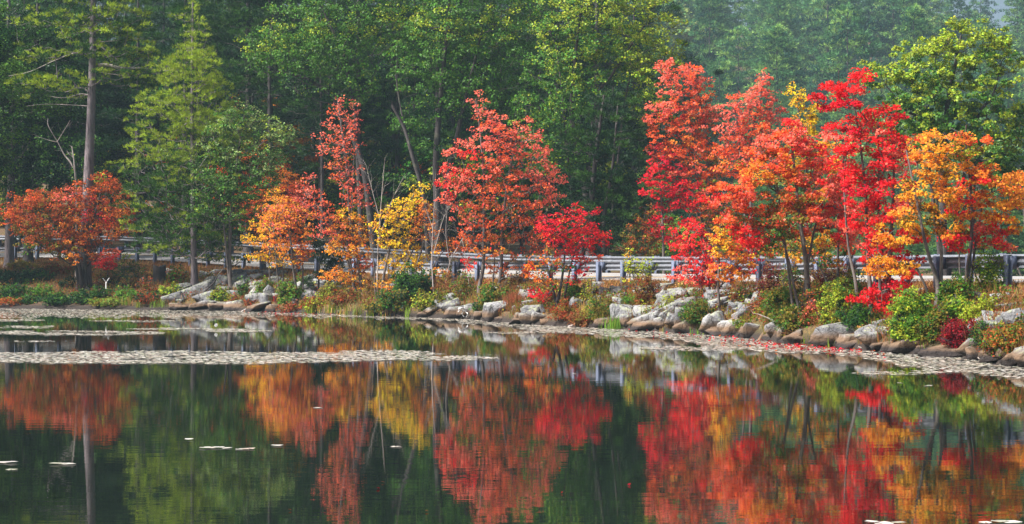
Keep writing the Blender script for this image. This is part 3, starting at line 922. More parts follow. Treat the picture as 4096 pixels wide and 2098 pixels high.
# small oaks on the rocks
maple('oak_tree', 'slender oak with pale glinting green leaves on the rocks by the water', 231, 291,
      [(240, 115, 18, 10, 'pale+oak'), (262, 132, 18, 12, 'pale+ygreen+oak'), (280, 135, 10, 10, 'pale'), (225, 138, 16, 12, 'pale+oak'), (215, 168, 20, 12, 'oak+green'), (250, 160, 20, 14, 'oak+pale'), (270, 160, 14, 10, 'oak+pale'),
       (222, 195, 20, 12, 'oak+green'), (248, 195, 22, 12, 'oak+green'), (240, 178, 18, 10, 'oak'), (265, 182, 12, 10, 'green+oak'), (205, 215, 14, 8, 'green'), (240, 222, 14, 7, 'oak')],
      [([(231, 292), (229, 262), (231, 210), (238, 160), (244, 115)], 0.13), ([(230, 240), (222, 210), (215, 180)], 0.05)], L=0.114, r=0.26, cover=2.0, bark=M_BARK_MAPLE, leafmat=M_OAK)
maple('oak_tree', 'bushy dark green young oak in front of the bright young pine', 196, 284,
      [(180, 150, 13, 8, 'oak+pale'), (172, 165, 12, 9, 'oak+green'), (188, 168, 13, 10, 'oak'), (178, 190, 18, 10, 'green+oak'), (200, 190, 16, 9, 'green'), (190, 212, 20, 9, 'green+dkgreen'), (185, 232, 24, 8, 'oak+green'), (180, 248, 18, 7, 'oak+green'), (200, 240, 16, 8, 'green+oak'), (222, 246, 16, 5, 'oak')],
      [([(197, 285), (195, 250), (188, 210), (180, 155)], 0.09)], L=0.114, r=0.24, cover=1.9, bark=M_BARK_MAPLE, leafmat=M_OAK)

# centre wood: leaning oaks and pines behind the far rail
maple('oak_tree', 'oak with a curved leaning trunk arching left over the tall coral maple', 376, 262,
      [(290, 50, 34, 12, 'oak+green'), (262, 45, 22, 10, 'oaklit+oak'), (320, 60, 28, 12, 'oak+green'), (345, 70, 26, 13, 'green+oak'), (300, 30, 28, 11, 'oaklit+oak'), (270, 65, 18, 9, 'green'), (335, 40, 25, 11, 'oak+green'), (315, 85, 20, 9, 'dkgreen+oak'), (360, 95, 16, 9, 'oak'),
       (335, 15, 25, 12, 'oak+green'), (375, 25, 28, 14, 'oaklit+oak'), (405, 15, 25, 14, 'oaklit+green'), (395, 45, 20, 11, 'oak'), (300, 8, 24, 10, 'green+oak'), (340, -15, 30, 12, 'oak'), (390, -20, 30, 14, 'oak')],
      [([(376, 264), (370, 215), (364, 170), (348, 125), (330, 95), (305, 78), (280, 72)], 0.24), ([(362, 165), (356, 120), (350, 90), (345, 60), (330, 25), (318, 0)], 0.16)], d=113, L=0.15, r=0.4, dens=1.2, cover=1.9, leafmat=M_OAK, bark=M_BARK_DARK)
maple('oak_tree', 'large double-trunked oak standing behind the coral maple, filling the top', 438, 262,
      [(430, 50, 26, 14, 'oak+green'), (460, 60, 24, 13, 'oak+green'), (415, 75, 22, 11, 'oak'), (445, 85, 24, 11, 'green+oak'), (480, 85, 22, 13, 'green+oak'), (430, 108, 22, 10, 'oak+dkgreen'), (460, 115, 18, 9, 'green+dkgreen'), (500, 105, 20, 12, 'green+oak'),
       (440, 22, 26, 13, 'oaklit+oak'), (480, 30, 28, 14, 'oaklit+oak'), (515, 45, 24, 13, 'oak+green'), (520, 15, 26, 13, 'oak+oaklit'), (465, 5, 26, 12, 'oak'), (510, 75, 18, 11, 'green'), (530, 95, 18, 12, 'dkgreen+green'), (450, -20, 40, 16, 'oak'), (510, -20, 35, 16, 'oak'), (405, 120, 14, 8, 'oak'), (425, 140, 16, 8, 'green+dkgreen'), (452, 150, 14, 8, 'dkgreen')],
      [([(438, 264), (437, 200), (436, 160), (440, 100), (446, 40), (450, -10)], 0.26), ([(437, 210), (420, 180), (408, 140), (400, 105), (395, 70)], 0.13), ([(445, 262), (446, 190), (458, 130), (470, 80), (482, 30)], 0.2)], d=110, L=0.15, r=0.4, dens=1.2, cover=1.9, leafmat=M_OAK, bark=M_BARK_DARK)
b = np.array([(428 - 512) * 106 / F, 106, ground(428, 106)])
bare('dead_snag', 'leaning broken grey snag between the tall coral maple and the big oak', 'dead tree', b, [([(428, 262), (424, 200), (412, 155), (404, 128), (392, 105)], 0.14, 0.08)], M_BARK_DARK)
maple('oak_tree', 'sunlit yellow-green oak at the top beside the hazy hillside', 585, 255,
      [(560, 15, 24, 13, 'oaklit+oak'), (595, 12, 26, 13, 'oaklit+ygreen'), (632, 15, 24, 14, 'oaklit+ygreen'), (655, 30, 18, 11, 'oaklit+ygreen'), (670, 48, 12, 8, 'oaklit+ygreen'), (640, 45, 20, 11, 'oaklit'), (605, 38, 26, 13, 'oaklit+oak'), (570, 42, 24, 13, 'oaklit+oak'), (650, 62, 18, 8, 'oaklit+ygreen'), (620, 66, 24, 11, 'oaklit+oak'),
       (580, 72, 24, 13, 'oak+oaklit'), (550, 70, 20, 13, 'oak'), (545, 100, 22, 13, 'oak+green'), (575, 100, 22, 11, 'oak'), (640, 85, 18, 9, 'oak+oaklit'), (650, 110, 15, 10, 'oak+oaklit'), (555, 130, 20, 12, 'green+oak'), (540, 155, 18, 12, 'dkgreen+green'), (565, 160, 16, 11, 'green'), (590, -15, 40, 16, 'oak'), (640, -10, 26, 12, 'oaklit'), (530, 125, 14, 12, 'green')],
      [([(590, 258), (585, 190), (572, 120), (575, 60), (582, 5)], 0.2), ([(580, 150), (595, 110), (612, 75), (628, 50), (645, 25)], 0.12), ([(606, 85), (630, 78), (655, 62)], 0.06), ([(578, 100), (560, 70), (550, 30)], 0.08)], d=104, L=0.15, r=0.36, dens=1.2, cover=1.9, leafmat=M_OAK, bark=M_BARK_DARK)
maple('white_pine', 'dense dark green pine behind the guardrail right of the coral maple', 594, 258,
      [(600, 98, 10, 5, 'pine+pinedk'), (620, 102, 12, 6, 'pine+pinedk'), (588, 115, 14, 6, 'pine+pinedk'), (612, 118, 16, 6, 'pine+pinedk'), (640, 118, 14, 7, 'pine+pinedk'), (575, 134, 16, 6, 'pine+pinedk'), (600, 138, 18, 6, 'pinedk+pine'), (635, 138, 18, 7, 'pinedk+pine'), (565, 150, 13, 5, 'pine+pinedk'), (590, 155, 16, 6, 'pine+pinedk'), (618, 158, 18, 7, 'pinedk'), (645, 158, 12, 7, 'pine+pinedk'),
       (580, 172, 16, 6, 'pine+pinedk'), (605, 176, 18, 7, 'pine+pinedk'), (632, 178, 18, 7, 'pinedk'), (575, 192, 20, 7, 'pinedk'), (605, 195, 20, 7, 'pinedk+pine'), (635, 198, 18, 7, 'pine+pinedk'), (640, 212, 14, 6, 'pine+pinedk'), (590, 214, 22, 7, 'pinedk+pine'), (615, 226, 20, 7, 'pinedk'), (580, 232, 18, 7, 'pine+pinedk'), (600, 244, 20, 6, 'pinedk')],
      [([(594, 260), (592, 200), (598, 140), (604, 95)], 0.2), ([(606, 260), (604, 220), (612, 170), (618, 105)], 0.14)], d=98, kind='needle', L=0.2, w=0.022, r=0.32, dens=1.2, cover=4.2, flat=0.4, bark=M_BARK_DARK, steep=0.0)
maple('white_pine', 'dark pine with tiered limbs between the bright young pine and the leaning oak', 272, 258,
      cone_blobs(272, [(20, 20), (60, 34), (110, 40), (150, 38), (178, 26)], ['pinedk', 'pine', 'pinedk+pine'], step=15),
      [([(272, 262), (271, 180), (270, 80), (272, 10)], 0.17)], d=122, kind='needle', L=0.2, w=0.024, r=0.36, dens=0.8, cover=1.5, flat=0.35, bark=M_BARK_DARK, steep=0.0)
maple('white_pine', 'slim dark pine trunk rising behind the tall coral maple', 322, 258,
      cone_blobs(322, [(30, 14), (70, 26), (110, 30), (150, 24)], ['pinedk', 'pinedk+pine'], step=17),
      [([(322, 262), (322, 160), (321, 70), (321, 10)], 0.13)], d=118, kind='needle', L=0.2, w=0.024, r=0.36, dens=0.8, cover=1.4, flat=0.35, bark=M_BARK_DARK, steep=0.0)
maple('oak_tree', 'light green low tree beside the far rail, behind the orange maples', 690, 256,
      [(685, 235, 12, 7, 'ygreen+midgreen'), (700, 240, 12, 7, 'midgreen+ygreen'), (672, 246, 12, 6, 'midgreen'), (712, 252, 8, 5, 'ygreen'), (706, 186, 8, 5, 'ygreen'), (668, 225, 10, 7, 'midgreen')], [([(688, 260), (684, 235), (700, 190)], 0.05)], d=104, L=0.15, r=0.25, leafmat=M_OAK)
# big oak at the right, its sunlit top put into the leaf colours
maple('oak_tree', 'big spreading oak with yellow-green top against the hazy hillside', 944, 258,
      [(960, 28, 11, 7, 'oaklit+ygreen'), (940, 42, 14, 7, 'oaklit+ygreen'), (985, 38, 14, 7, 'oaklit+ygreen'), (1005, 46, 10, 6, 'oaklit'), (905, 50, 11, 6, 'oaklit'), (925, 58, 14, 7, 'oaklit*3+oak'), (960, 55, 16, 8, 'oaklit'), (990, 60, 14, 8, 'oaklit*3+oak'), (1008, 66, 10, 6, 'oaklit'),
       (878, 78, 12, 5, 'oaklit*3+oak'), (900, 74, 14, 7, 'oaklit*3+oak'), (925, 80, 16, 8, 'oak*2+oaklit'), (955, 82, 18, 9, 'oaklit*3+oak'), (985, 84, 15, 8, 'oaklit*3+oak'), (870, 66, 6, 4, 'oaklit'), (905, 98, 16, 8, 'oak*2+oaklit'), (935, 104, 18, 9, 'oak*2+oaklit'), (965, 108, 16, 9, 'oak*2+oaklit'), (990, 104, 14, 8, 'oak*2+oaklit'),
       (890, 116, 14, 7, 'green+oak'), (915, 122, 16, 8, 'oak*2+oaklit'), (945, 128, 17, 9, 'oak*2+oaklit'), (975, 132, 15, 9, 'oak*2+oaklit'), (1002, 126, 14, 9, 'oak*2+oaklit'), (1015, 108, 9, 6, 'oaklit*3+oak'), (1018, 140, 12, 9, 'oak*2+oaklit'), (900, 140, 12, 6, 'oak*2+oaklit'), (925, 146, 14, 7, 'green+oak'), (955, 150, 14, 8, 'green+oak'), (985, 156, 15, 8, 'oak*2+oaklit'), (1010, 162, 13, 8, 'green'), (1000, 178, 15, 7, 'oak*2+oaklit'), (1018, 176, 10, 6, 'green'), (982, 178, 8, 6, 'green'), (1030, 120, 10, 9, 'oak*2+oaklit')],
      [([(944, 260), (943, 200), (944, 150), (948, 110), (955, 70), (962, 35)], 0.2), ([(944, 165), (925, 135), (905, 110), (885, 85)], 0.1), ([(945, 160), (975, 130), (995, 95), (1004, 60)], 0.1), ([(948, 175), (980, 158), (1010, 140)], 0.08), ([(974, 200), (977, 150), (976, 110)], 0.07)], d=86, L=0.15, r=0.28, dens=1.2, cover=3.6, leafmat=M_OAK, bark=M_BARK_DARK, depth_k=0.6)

# ---------------------------------------------------------------- autumn trees on the bank and along the road
maple('red_maple', 'broad orange maple with olive inner leaves at the foot of the tall white pine', 80, 291,
      [(104, 182, 13, 7, 'orangered+brownor+rust'), (88, 190, 12, 7, 'brownor+rust+orangered'), (112, 192, 12, 8, 'orangered+brownor+rust'), (70, 193, 10, 6, 'coral+rust'), (50, 198, 13, 8, 'rust+brownor+orangered'), (32, 200, 10, 7, 'rust+brownor+orangered'), (18, 208, 11, 8, 'rust+brownor'), (40, 212, 16, 8, 'brownor+olive+rust'), (65, 208, 15, 8, 'brownor+olive+rust'),
       (92, 206, 14, 8, 'brownor+rust+dkred'), (118, 206, 12, 8, 'brownor+rust+orange'), (126, 216, 9, 7, 'brownor+rust+orange'), (10, 216, 8, 6, 'orangered'), (25, 222, 14, 8, 'brownor+olive'), (50, 226, 18, 8, 'olive+brownor+rust'), (75, 222, 14, 8, 'brownor+orange'), (100, 222, 14, 8, 'orangered+brownor+crimson'), (116, 228, 12, 7, 'brownor+orange'), (128, 229, 9, 4, 'gold+olive'),
       (35, 236, 15, 7, 'olive+brownor'), (58, 242, 16, 7, 'brownor+olive'), (80, 240, 14, 7, 'brownor+rust+orange'), (72, 252, 15, 6, 'olive+brownor'), (100, 238, 12, 6, 'brownor'), (88, 256, 9, 5, 'brownor+orange'), (108, 252, 5, 4, 'orangered'), (45, 250, 10, 4, 'olive+green')],
      [([(82, 292), (80, 265), (72, 245), (55, 230)], 0.14), ([(85, 292), (85, 255), (92, 225), (100, 190)], 0.14), ([(79, 292), (74, 262), (60, 252), (48, 246)], 0.09)], L=0.114, r=0.26, cover=2.2, bark=M_BARK_DARK)
maple('red_maple', 'small scarlet maple sapling beside the trunk of the tall white pine', 108, 281,
      [(98, 259, 6, 4, 'red+crimson'), (106, 256, 7, 4, 'red+coral'), (103, 264, 8, 4, 'red'), (113, 258, 5, 4, 'red+coral'), (116, 252, 3, 4, 'coral'), (110, 265, 5, 3, 'crimson+red')], [([(108, 282), (107, 265), (104, 256)], 0.02)], L=0.106, r=0.18, cover=2.4)
maple('maple_tree', 'yellow-leaved young maple at the left of the orange pair on the rocks', 287, 290,
      [(270, 205, 9, 6, 'gold+orange'), (262, 225, 10, 5, 'gold+yellow'), (278, 216, 10, 6, 'gold+orange'), (252, 240, 7, 4, 'yellow+gold'), (268, 240, 10, 5, 'yellow+gold'), (258, 256, 8, 4, 'yellow+gold'), (272, 256, 8, 4, 'gold+yellow'), (280, 266, 6, 3, 'yellow'), (276, 195, 6, 5, 'gold')],
      [([(279, 285), (276, 250), (272, 210)], 0.05), ([(270, 285), (268, 255), (262, 225)], 0.035), ([(283, 286), (280, 240), (276, 200)], 0.04)], L=0.106, r=0.2, cover=1.7)
maple('maple_tree', 'rust and orange maple behind the yellow-leaved one, next to the dark oak', 262, 270,
      [(250, 205, 10, 7, 'orangered+rust'), (262, 192, 10, 7, 'orange+rust'), (285, 195, 10, 7, 'orangered'), (295, 205, 10, 7, 'orangered+coral'), (248, 222, 9, 6, 'coral+orangered'), (275, 178, 10, 7, 'orange'), (290, 180, 8, 6, 'orange'), (240, 212, 8, 7, 'rust+orangered'), (300, 190, 8, 5, 'coral+orangered')],
      [([(265, 272), (264, 230), (275, 185)], 0.08)], d=104, L=0.114, r=0.24, cover=1.9)
maple('maple_tree', 'orange maple pair of slim stems leaning over the shore rocks', 299, 301,
      [(270, 213, 9, 5, 'orange+coral+gold'), (285, 212, 12, 6, 'orange+coral+gold'), (300, 214, 10, 6, 'orange+gold+coral'), (278, 225, 12, 6, 'orange+gold+coral'), (296, 226, 12, 6, 'orange'), (284, 238, 12, 6, 'orange+orangered'), (302, 238, 9, 6, 'orange+brownor'), (275, 248, 9, 4, 'gold+orange'), (292, 250, 12, 5, 'orange+gold'), (304, 252, 7, 5, 'orangered+orange'), (285, 260, 10, 4, 'olive+gold'), (300, 262, 7, 4, 'brownor+orange'), (290, 200, 8, 4, 'orange+gold')],
      [([(299, 302), (294, 275), (291, 240), (284, 215)], 0.07), ([(303, 300), (302, 265), (300, 230)], 0.05)], L=0.106, r=0.2, cover=1.45)
maple('red_maple', 'tall narrow coral maple spire with a long arm reaching left', 362, 293,
      [(338, 101, 5, 4, 'coral'), (334, 108, 7, 4, 'coral+orangered'), (352, 105, 4, 4, 'coral'), (340, 116, 8, 4, 'coral+orangered'), (356, 116, 4, 5, 'coral'), (330, 124, 6, 4, 'coral'), (345, 126, 9, 5, 'coral+orangered'), (354, 130, 5, 5, 'coral'), (338, 136, 8, 4, 'coral+orangered'), (322, 137, 6, 3, 'coral'), (350, 142, 9, 5, 'coral+orangered'), (335, 146, 12, 5, 'coral+orangered'), (320, 150, 6, 4, 'coral'),
       (346, 154, 10, 5, 'coral+orangered'), (338, 163, 9, 5, 'coral+orange'), (350, 168, 9, 5, 'coral'), (342, 177, 8, 5, 'coral+orangered'), (355, 182, 8, 5, 'coral'), (346, 190, 8, 5, 'coral+orangered'), (362, 190, 6, 5, 'coral'), (350, 200, 10, 5, 'orangered+coral'), (366, 202, 5, 4, 'coral'),
       (312, 176, 5, 3, 'coral'), (303, 186, 6, 4, 'coral+orangered'), (300, 196, 6, 4, 'coral'), (312, 192, 8, 5, 'coral+orangered'), (318, 203, 9, 5, 'orangered+coral'), (306, 205, 6, 4, 'coral'), (325, 214, 10, 5, 'orangered'), (314, 216, 8, 4, 'coral+orange'), (332, 226, 10, 6, 'coral+orangered'), (338, 238, 10, 5, 'coral+orange'), (320, 232, 8, 4, 'coral+red')],
      [([(362, 294), (358, 260), (350, 220), (347, 170), (342, 130), (337, 98)], 0.085), ([(357, 262), (340, 238), (320, 208), (302, 186)], 0.05), ([(348, 170), (354, 130), (353, 104)], 0.02)], L=0.110, r=0.2, cover=1.0, twigs=30)
maple('maple_tree', 'golden-orange low maple under the tall coral spire, drooping to the bank', 354, 295,
      [(343, 214, 9, 5, 'gold+yellow'), (352, 222, 11, 6, 'gold+orange'), (340, 230, 10, 5, 'gold+orange'), (360, 234, 8, 6, 'orange+gold'), (350, 242, 11, 5, 'gold+orange'), (338, 248, 10, 5, 'gold'), (360, 250, 8, 5, 'orange+gold'), (348, 256, 10, 4, 'gold+orange'), (333, 272, 9, 4, 'orange+gold'), (345, 277, 9, 4, 'gold+orange'), (326, 276, 5, 3, 'orange'), (358, 268, 6, 5, 'orange+brownor'), (366, 262, 5, 5, 'coral'), (360, 284, 8, 4, 'orange+gold')],
      [([(355, 296), (352, 270), (346, 235), (344, 215)], 0.07), ([(358, 292), (350, 278), (335, 273)], 0.035)], L=0.106, r=0.19, cover=1.9)
maple('maple_tree', 'bright yellow maple leaning right among bare grey stems', 380, 299,
      [(424, 185, 4, 3, 'yellow'), (418, 190, 6, 4, 'yellow'), (412, 198, 7, 4, 'yellow'), (404, 204, 7, 4, 'yellow'), (418, 203, 6, 4, 'yellow'), (396, 210, 8, 5, 'yellow+gold'), (408, 214, 8, 5, 'yellow'), (384, 217, 7, 4, 'yellow+gold'), (396, 222, 9, 5, 'yellow'), (376, 227, 6, 4, 'yellow+gold'), (388, 232, 8, 4, 'yellow'), (402, 233, 8, 5, 'yellow+olive'), (384, 242, 7, 4, 'yellow+gold'), (396, 246, 9, 5, 'yellow'), (410, 248, 8, 5, 'yellow+gold'), (405, 260, 9, 5, 'yellow'), (416, 266, 7, 4, 'yellow+gold'), (400, 272, 8, 4, 'gold+yellow'), (422, 258, 6, 6, 'yellow'), (390, 262, 8, 5, 'olive+gold'), (384, 283, 7, 4, 'gold+orange'), (388, 292, 5, 3, 'orange')],
      [([(381, 300), (385, 270), (392, 240), (400, 215), (420, 186)], 0.06), ([(376, 298), (374, 270), (372, 235)], 0.05), ([(386, 300), (388, 275), (386, 245)], 0.045), ([(398, 298), (402, 275), (415, 245), (425, 220)], 0.055)], L=0.106, r=0.18, cover=1.8)
maple('maple_tree', 'brownish-orange maple at the right flank of the bright yellow one', 418, 292,
      [(424, 205, 6, 6, 'brownor+orange'), (428, 216, 6, 7, 'orange+brownor'), (420, 222, 8, 6, 'brownor+orange'), (430, 232, 7, 6, 'orange+rust'), (418, 236, 7, 5, 'brownor+gold'), (436, 248, 6, 4, 'orange+gold'), (440, 272, 6, 4, 'gold+orange'), (428, 272, 6, 4, 'gold+yellow'), (445, 242, 7, 4, 'brownor+olive'), (455, 252, 8, 4, 'brownor+rust'), (460, 240, 6, 3, 'brownor')],
      [([(417, 294), (416, 270), (424, 240), (426, 210)], 0.05), ([(420, 280), (440, 255), (458, 246)], 0.025)], L=0.106, r=0.19, cover=1.5)
maple('red_maple', 'large coral-red maple in the middle with layered crown and two grey stems', 486, 297,
      [(476, 98, 5, 4, 'coral'), (480, 108, 6, 4, 'coral'), (486, 116, 8, 4, 'coral+orangered'), (498, 119, 7, 4, 'coral'), (492, 127, 10, 5, 'coral+orangered'), (482, 131, 9, 4, 'coral'), (530, 122, 5, 3, 'coral'), (520, 132, 9, 5, 'coral'), (505, 135, 10, 5, 'coral+orangered'), (535, 135, 8, 4, 'coral'), (465, 141, 9, 3, 'coral'), (482, 143, 12, 4, 'coral'), (500, 148, 13, 5, 'coral+orangered'), (522, 147, 11, 5, 'coral'), (540, 146, 8, 4, 'coral'),
       (452, 152, 8, 3, 'coral'), (470, 154, 10, 4, 'coral+red'), (490, 160, 13, 5, 'coral+orangered'), (515, 161, 12, 5, 'orangered+coral'), (538, 158, 9, 4, 'coral'), (445, 170, 7, 4, 'coral+red'), (460, 172, 11, 5, 'coral+red'), (482, 173, 13, 5, 'coral+orangered'), (505, 175, 14, 5, 'orangered+brownor'), (530, 173, 12, 5, 'coral'), (548, 172, 10, 5, 'coral'), (558, 178, 7, 4, 'coral'), (445, 183, 8, 4, 'coral+red'), (465, 187, 12, 5, 'coral'), (488, 188, 13, 5, 'orangered+brownor'), (512, 190, 13, 5, 'orangered+brownor'), (538, 188, 13, 5, 'coral+orangered'), (556, 192, 8, 4, 'coral'),
       (448, 196, 8, 4, 'coral+red'), (458, 204, 9, 4, 'coral+orangered'), (478, 204, 12, 5, 'orangered+brownor'), (500, 206, 13, 5, 'brownor+rust'), (525, 204, 12, 5, 'orangered'), (545, 203, 10, 4, 'coral'), (465, 218, 10, 5, 'coral+brownor'), (488, 221, 13, 5, 'brownor+orangered'), (512, 222, 12, 5, 'brownor+rust'), (535, 218, 11, 5, 'orangered+rust'), (475, 234, 12, 5, 'brownor+orangered'), (500, 238, 13, 5, 'brownor+olive'), (525, 236, 12, 5, 'brownor+rust'), (545, 232, 9, 6, 'rust+dkred'), (465, 246, 9, 4, 'orangered+brownor'), (488, 252, 12, 4, 'brownor+orange'), (512, 254, 12, 4, 'brownor+olive'), (532, 250, 9, 4, 'brownor+rust'), (500, 268, 10, 4, 'brownor'), (470, 264, 6, 4, 'red+coral'), (522, 270, 7, 4, 'orangered+brownor')],
      [([(480, 300), (479, 288), (483, 268), (484, 230), (484, 180), (480, 130), (476, 98)], 0.10), ([(496, 291), (501, 272), (502, 230), (508, 180), (516, 140)], 0.085), ([(492, 292), (494, 270), (496, 235)], 0.05)], L=0.114, r=0.22, cover=1.9, twigs=40, dens=1.3)
maple('red_maple', 'small crimson maple with a crooked trunk at the waterline', 556, 311,
      [(577, 207, 4, 5, 'crimson+red'), (582, 216, 6, 5, 'crimson+red'), (596, 212, 3, 4, 'crimson'), (563, 214, 6, 4, 'crimson+dkred'), (550, 222, 9, 5, 'crimson+dkred'), (565, 222, 8, 5, 'crimson+red'), (578, 226, 9, 5, 'red+crimson'), (592, 228, 7, 4, 'crimson+red'), (540, 229, 7, 4, 'crimson+red'), (555, 232, 9, 5, 'red+crimson'), (572, 236, 10, 5, 'crimson+red'), (588, 236, 9, 5, 'red+crimson'), (602, 233, 6, 4, 'red'), (604, 241, 5, 4, 'crimson'), (545, 238, 6, 4, 'red+orangered'), (562, 243, 9, 4, 'crimson'), (580, 246, 10, 5, 'crimson+red'), (596, 246, 7, 4, 'red+crimson'), (552, 250, 8, 4, 'orangered+olive'), (570, 254, 9, 4, 'crimson'), (584, 258, 7, 4, 'red+orangered'), (595, 255, 5, 3, 'orangered'),
       (540, 260, 8, 4, 'orange+olive'), (530, 267, 6, 4, 'orange+orangered'), (552, 263, 7, 4, 'olive+orange'), (566, 266, 7, 3, 'olive+green'), (582, 270, 6, 4, 'crimson+red'), (536, 275, 8, 4, 'orange+olive'), (550, 273, 7, 3, 'olive+green'), (542, 283, 8, 4, 'olive+orange'), (556, 284, 6, 3, 'green+olive'), (537, 292, 7, 3, 'red+crimson'), (548, 296, 6, 3, 'red'), (572, 281, 4, 4, 'red')],
      [([(556, 313), (557, 303), (560, 291), (563, 270), (566, 240)], 0.10), ([(558, 300), (553, 288), (548, 270), (545, 250)], 0.05), ([(562, 278), (574, 255), (588, 236)], 0.035)], L=0.110, r=0.19, cover=2.0, bark=M_BARK_DARK)
maple('maple_tree', 'bronze and green young maple standing behind the far guardrail', 640, 257,
      [(647, 208, 4, 4, 'bronze+rust'), (644, 216, 7, 5, 'brownor+olive'), (650, 226, 8, 5, 'brownor+rust'), (638, 226, 7, 5, 'olive+brownor'), (645, 236, 10, 5, 'brownor+olive'), (628, 232, 6, 4, 'olive+bronze'), (655, 240, 8, 4, 'brownor+olive'), (636, 244, 10, 4, 'olive+brownor'), (622, 247, 6, 3, 'bronze+olive'), (650, 250, 10, 4, 'olive+brownor'), (630, 253, 8, 3, 'olive+bronze'), (655, 255, 8, 4, 'lime+olive')], [([(640, 262), (642, 240), (646, 208)], 0.06)], d=97, L=0.114, r=0.22, cover=2.0)
maple('red_maple', 'tall orange-red maple with a bare grey trunk behind the far rail', 711, 258,
      [(662, 64, 6, 4, 'coral'), (670, 66, 7, 4, 'coral'), (690, 68, 8, 5, 'coral+orangered'), (682, 76, 9, 5, 'coral+orangered'), (698, 78, 8, 5, 'coral'), (668, 80, 8, 4, 'coral'), (690, 88, 10, 5, 'orangered+coral'), (672, 92, 9, 4, 'coral'), (704, 94, 8, 6, 'orangered+brownor'), (700, 106, 10, 6, 'orangered+coral'), (682, 104, 9, 4, 'orangered'), (660, 108, 10, 5, 'coral'), (676, 114, 11, 5, 'coral+red'), (694, 118, 11, 5, 'orangered+brownor'), (655, 117, 9, 4, 'coral+orangered'), (710, 116, 8, 5, 'coral'), (665, 126, 12, 5, 'orangered+brownor'), (685, 128, 11, 5, 'orangered+coral'), (704, 130, 10, 5, 'brownor+orangered'), (660, 138, 9, 5, 'rust+orangered'), (680, 141, 11, 5, 'brownor+orange'), (700, 144, 11, 5, 'orangered'), (672, 153, 12, 5, 'orangered'), (693, 157, 12, 5, 'orangered+orange'), (712, 152, 9, 5, 'orange+brownor'), (716, 164, 9, 5, 'orange+olive'), (700, 170, 12, 5, 'orangered+coral'), (682, 172, 9, 4, 'coral'), (715, 178, 9, 5, 'orangered+orange'), (700, 184, 9, 4, 'orangered'), (712, 194, 10, 5, 'orange+coral'), (698, 204, 9, 5, 'orangered+brownor'), (716, 212, 10, 5, 'orange+olive'), (704, 222, 9, 5, 'olive+orangered'), (722, 226, 8, 5, 'orange+olive')],
      [([(711, 262), (709, 200), (706, 140), (700, 100), (692, 68)], 0.12), ([(708, 150), (690, 120), (670, 90), (664, 66)], 0.05), ([(709, 170), (685, 150), (662, 128)], 0.04)], d=97, L=0.14, r=0.24, cover=1.9, twigs=25)
maple('red_maple', 'dark crimson maple between the bronze young maple and the orange-red ones', 664, 256,
      [(655, 150, 9, 4, 'rust+dkred'), (662, 160, 9, 4, 'dkred+crimson'), (672, 168, 10, 4, 'crimson+dkred'), (658, 172, 9, 4, 'crimson+red'), (650, 180, 8, 4, 'red+crimson'), (668, 182, 11, 4, 'crimson+red'), (684, 185, 10, 4, 'red+crimson'), (658, 192, 11, 4, 'red+crimson'), (676, 195, 12, 4, 'crimson'), (692, 196, 8, 4, 'red'), (684, 206, 9, 4, 'crimson+red'), (668, 206, 8, 4, 'crimson+dkred'), (664, 222, 9, 5, 'dkred+crimson'), (672, 238, 8, 4, 'crimson'), (655, 232, 6, 5, 'dkred+rust'), (686, 220, 6, 4, 'red')],
      [([(664, 260), (663, 225), (660, 180), (656, 150)], 0.07)], d=94, L=0.14, r=0.23, cover=1.8)
maple('red_maple', 'tall coral maple with pale twigs left of the yellow treetop', 752, 258,
      [(765, 72, 4, 4, 'coral'), (766, 80, 6, 4, 'coral'), (760, 88, 8, 5, 'coral+orangered'), (770, 96, 7, 4, 'coral'), (755, 98, 9, 5, 'coral'), (735, 98, 7, 4, 'coral+orangered'), (745, 106, 9, 5, 'coral'), (762, 109, 10, 5, 'coral+orangered'), (728, 108, 8, 4, 'coral'), (776, 108, 7, 5, 'coral'), (738, 118, 10, 5, 'coral'), (757, 121, 11, 5, 'orangered+coral'), (774, 120, 9, 5, 'coral'), (725, 128, 8, 4, 'coral'), (745, 132, 11, 5, 'orangered+coral'), (765, 133, 11, 5, 'coral+orangered'), (732, 142, 10, 5, 'orangered+coral'), (752, 146, 11, 5, 'coral'), (770, 147, 10, 5, 'coral+red'), (725, 152, 9, 5, 'orangered'), (740, 158, 11, 5, 'orangered+coral'), (760, 160, 11, 5, 'coral'), (728, 167, 9, 5, 'orange+orangered'), (745, 172, 10, 5, 'orangered')],
      [([(752, 262), (750, 200), (750, 150), (758, 105), (765, 74)], 0.10), ([(750, 165), (738, 130), (730, 102)], 0.05)], d=92, L=0.14, r=0.24, cover=1.5, twigs=60)
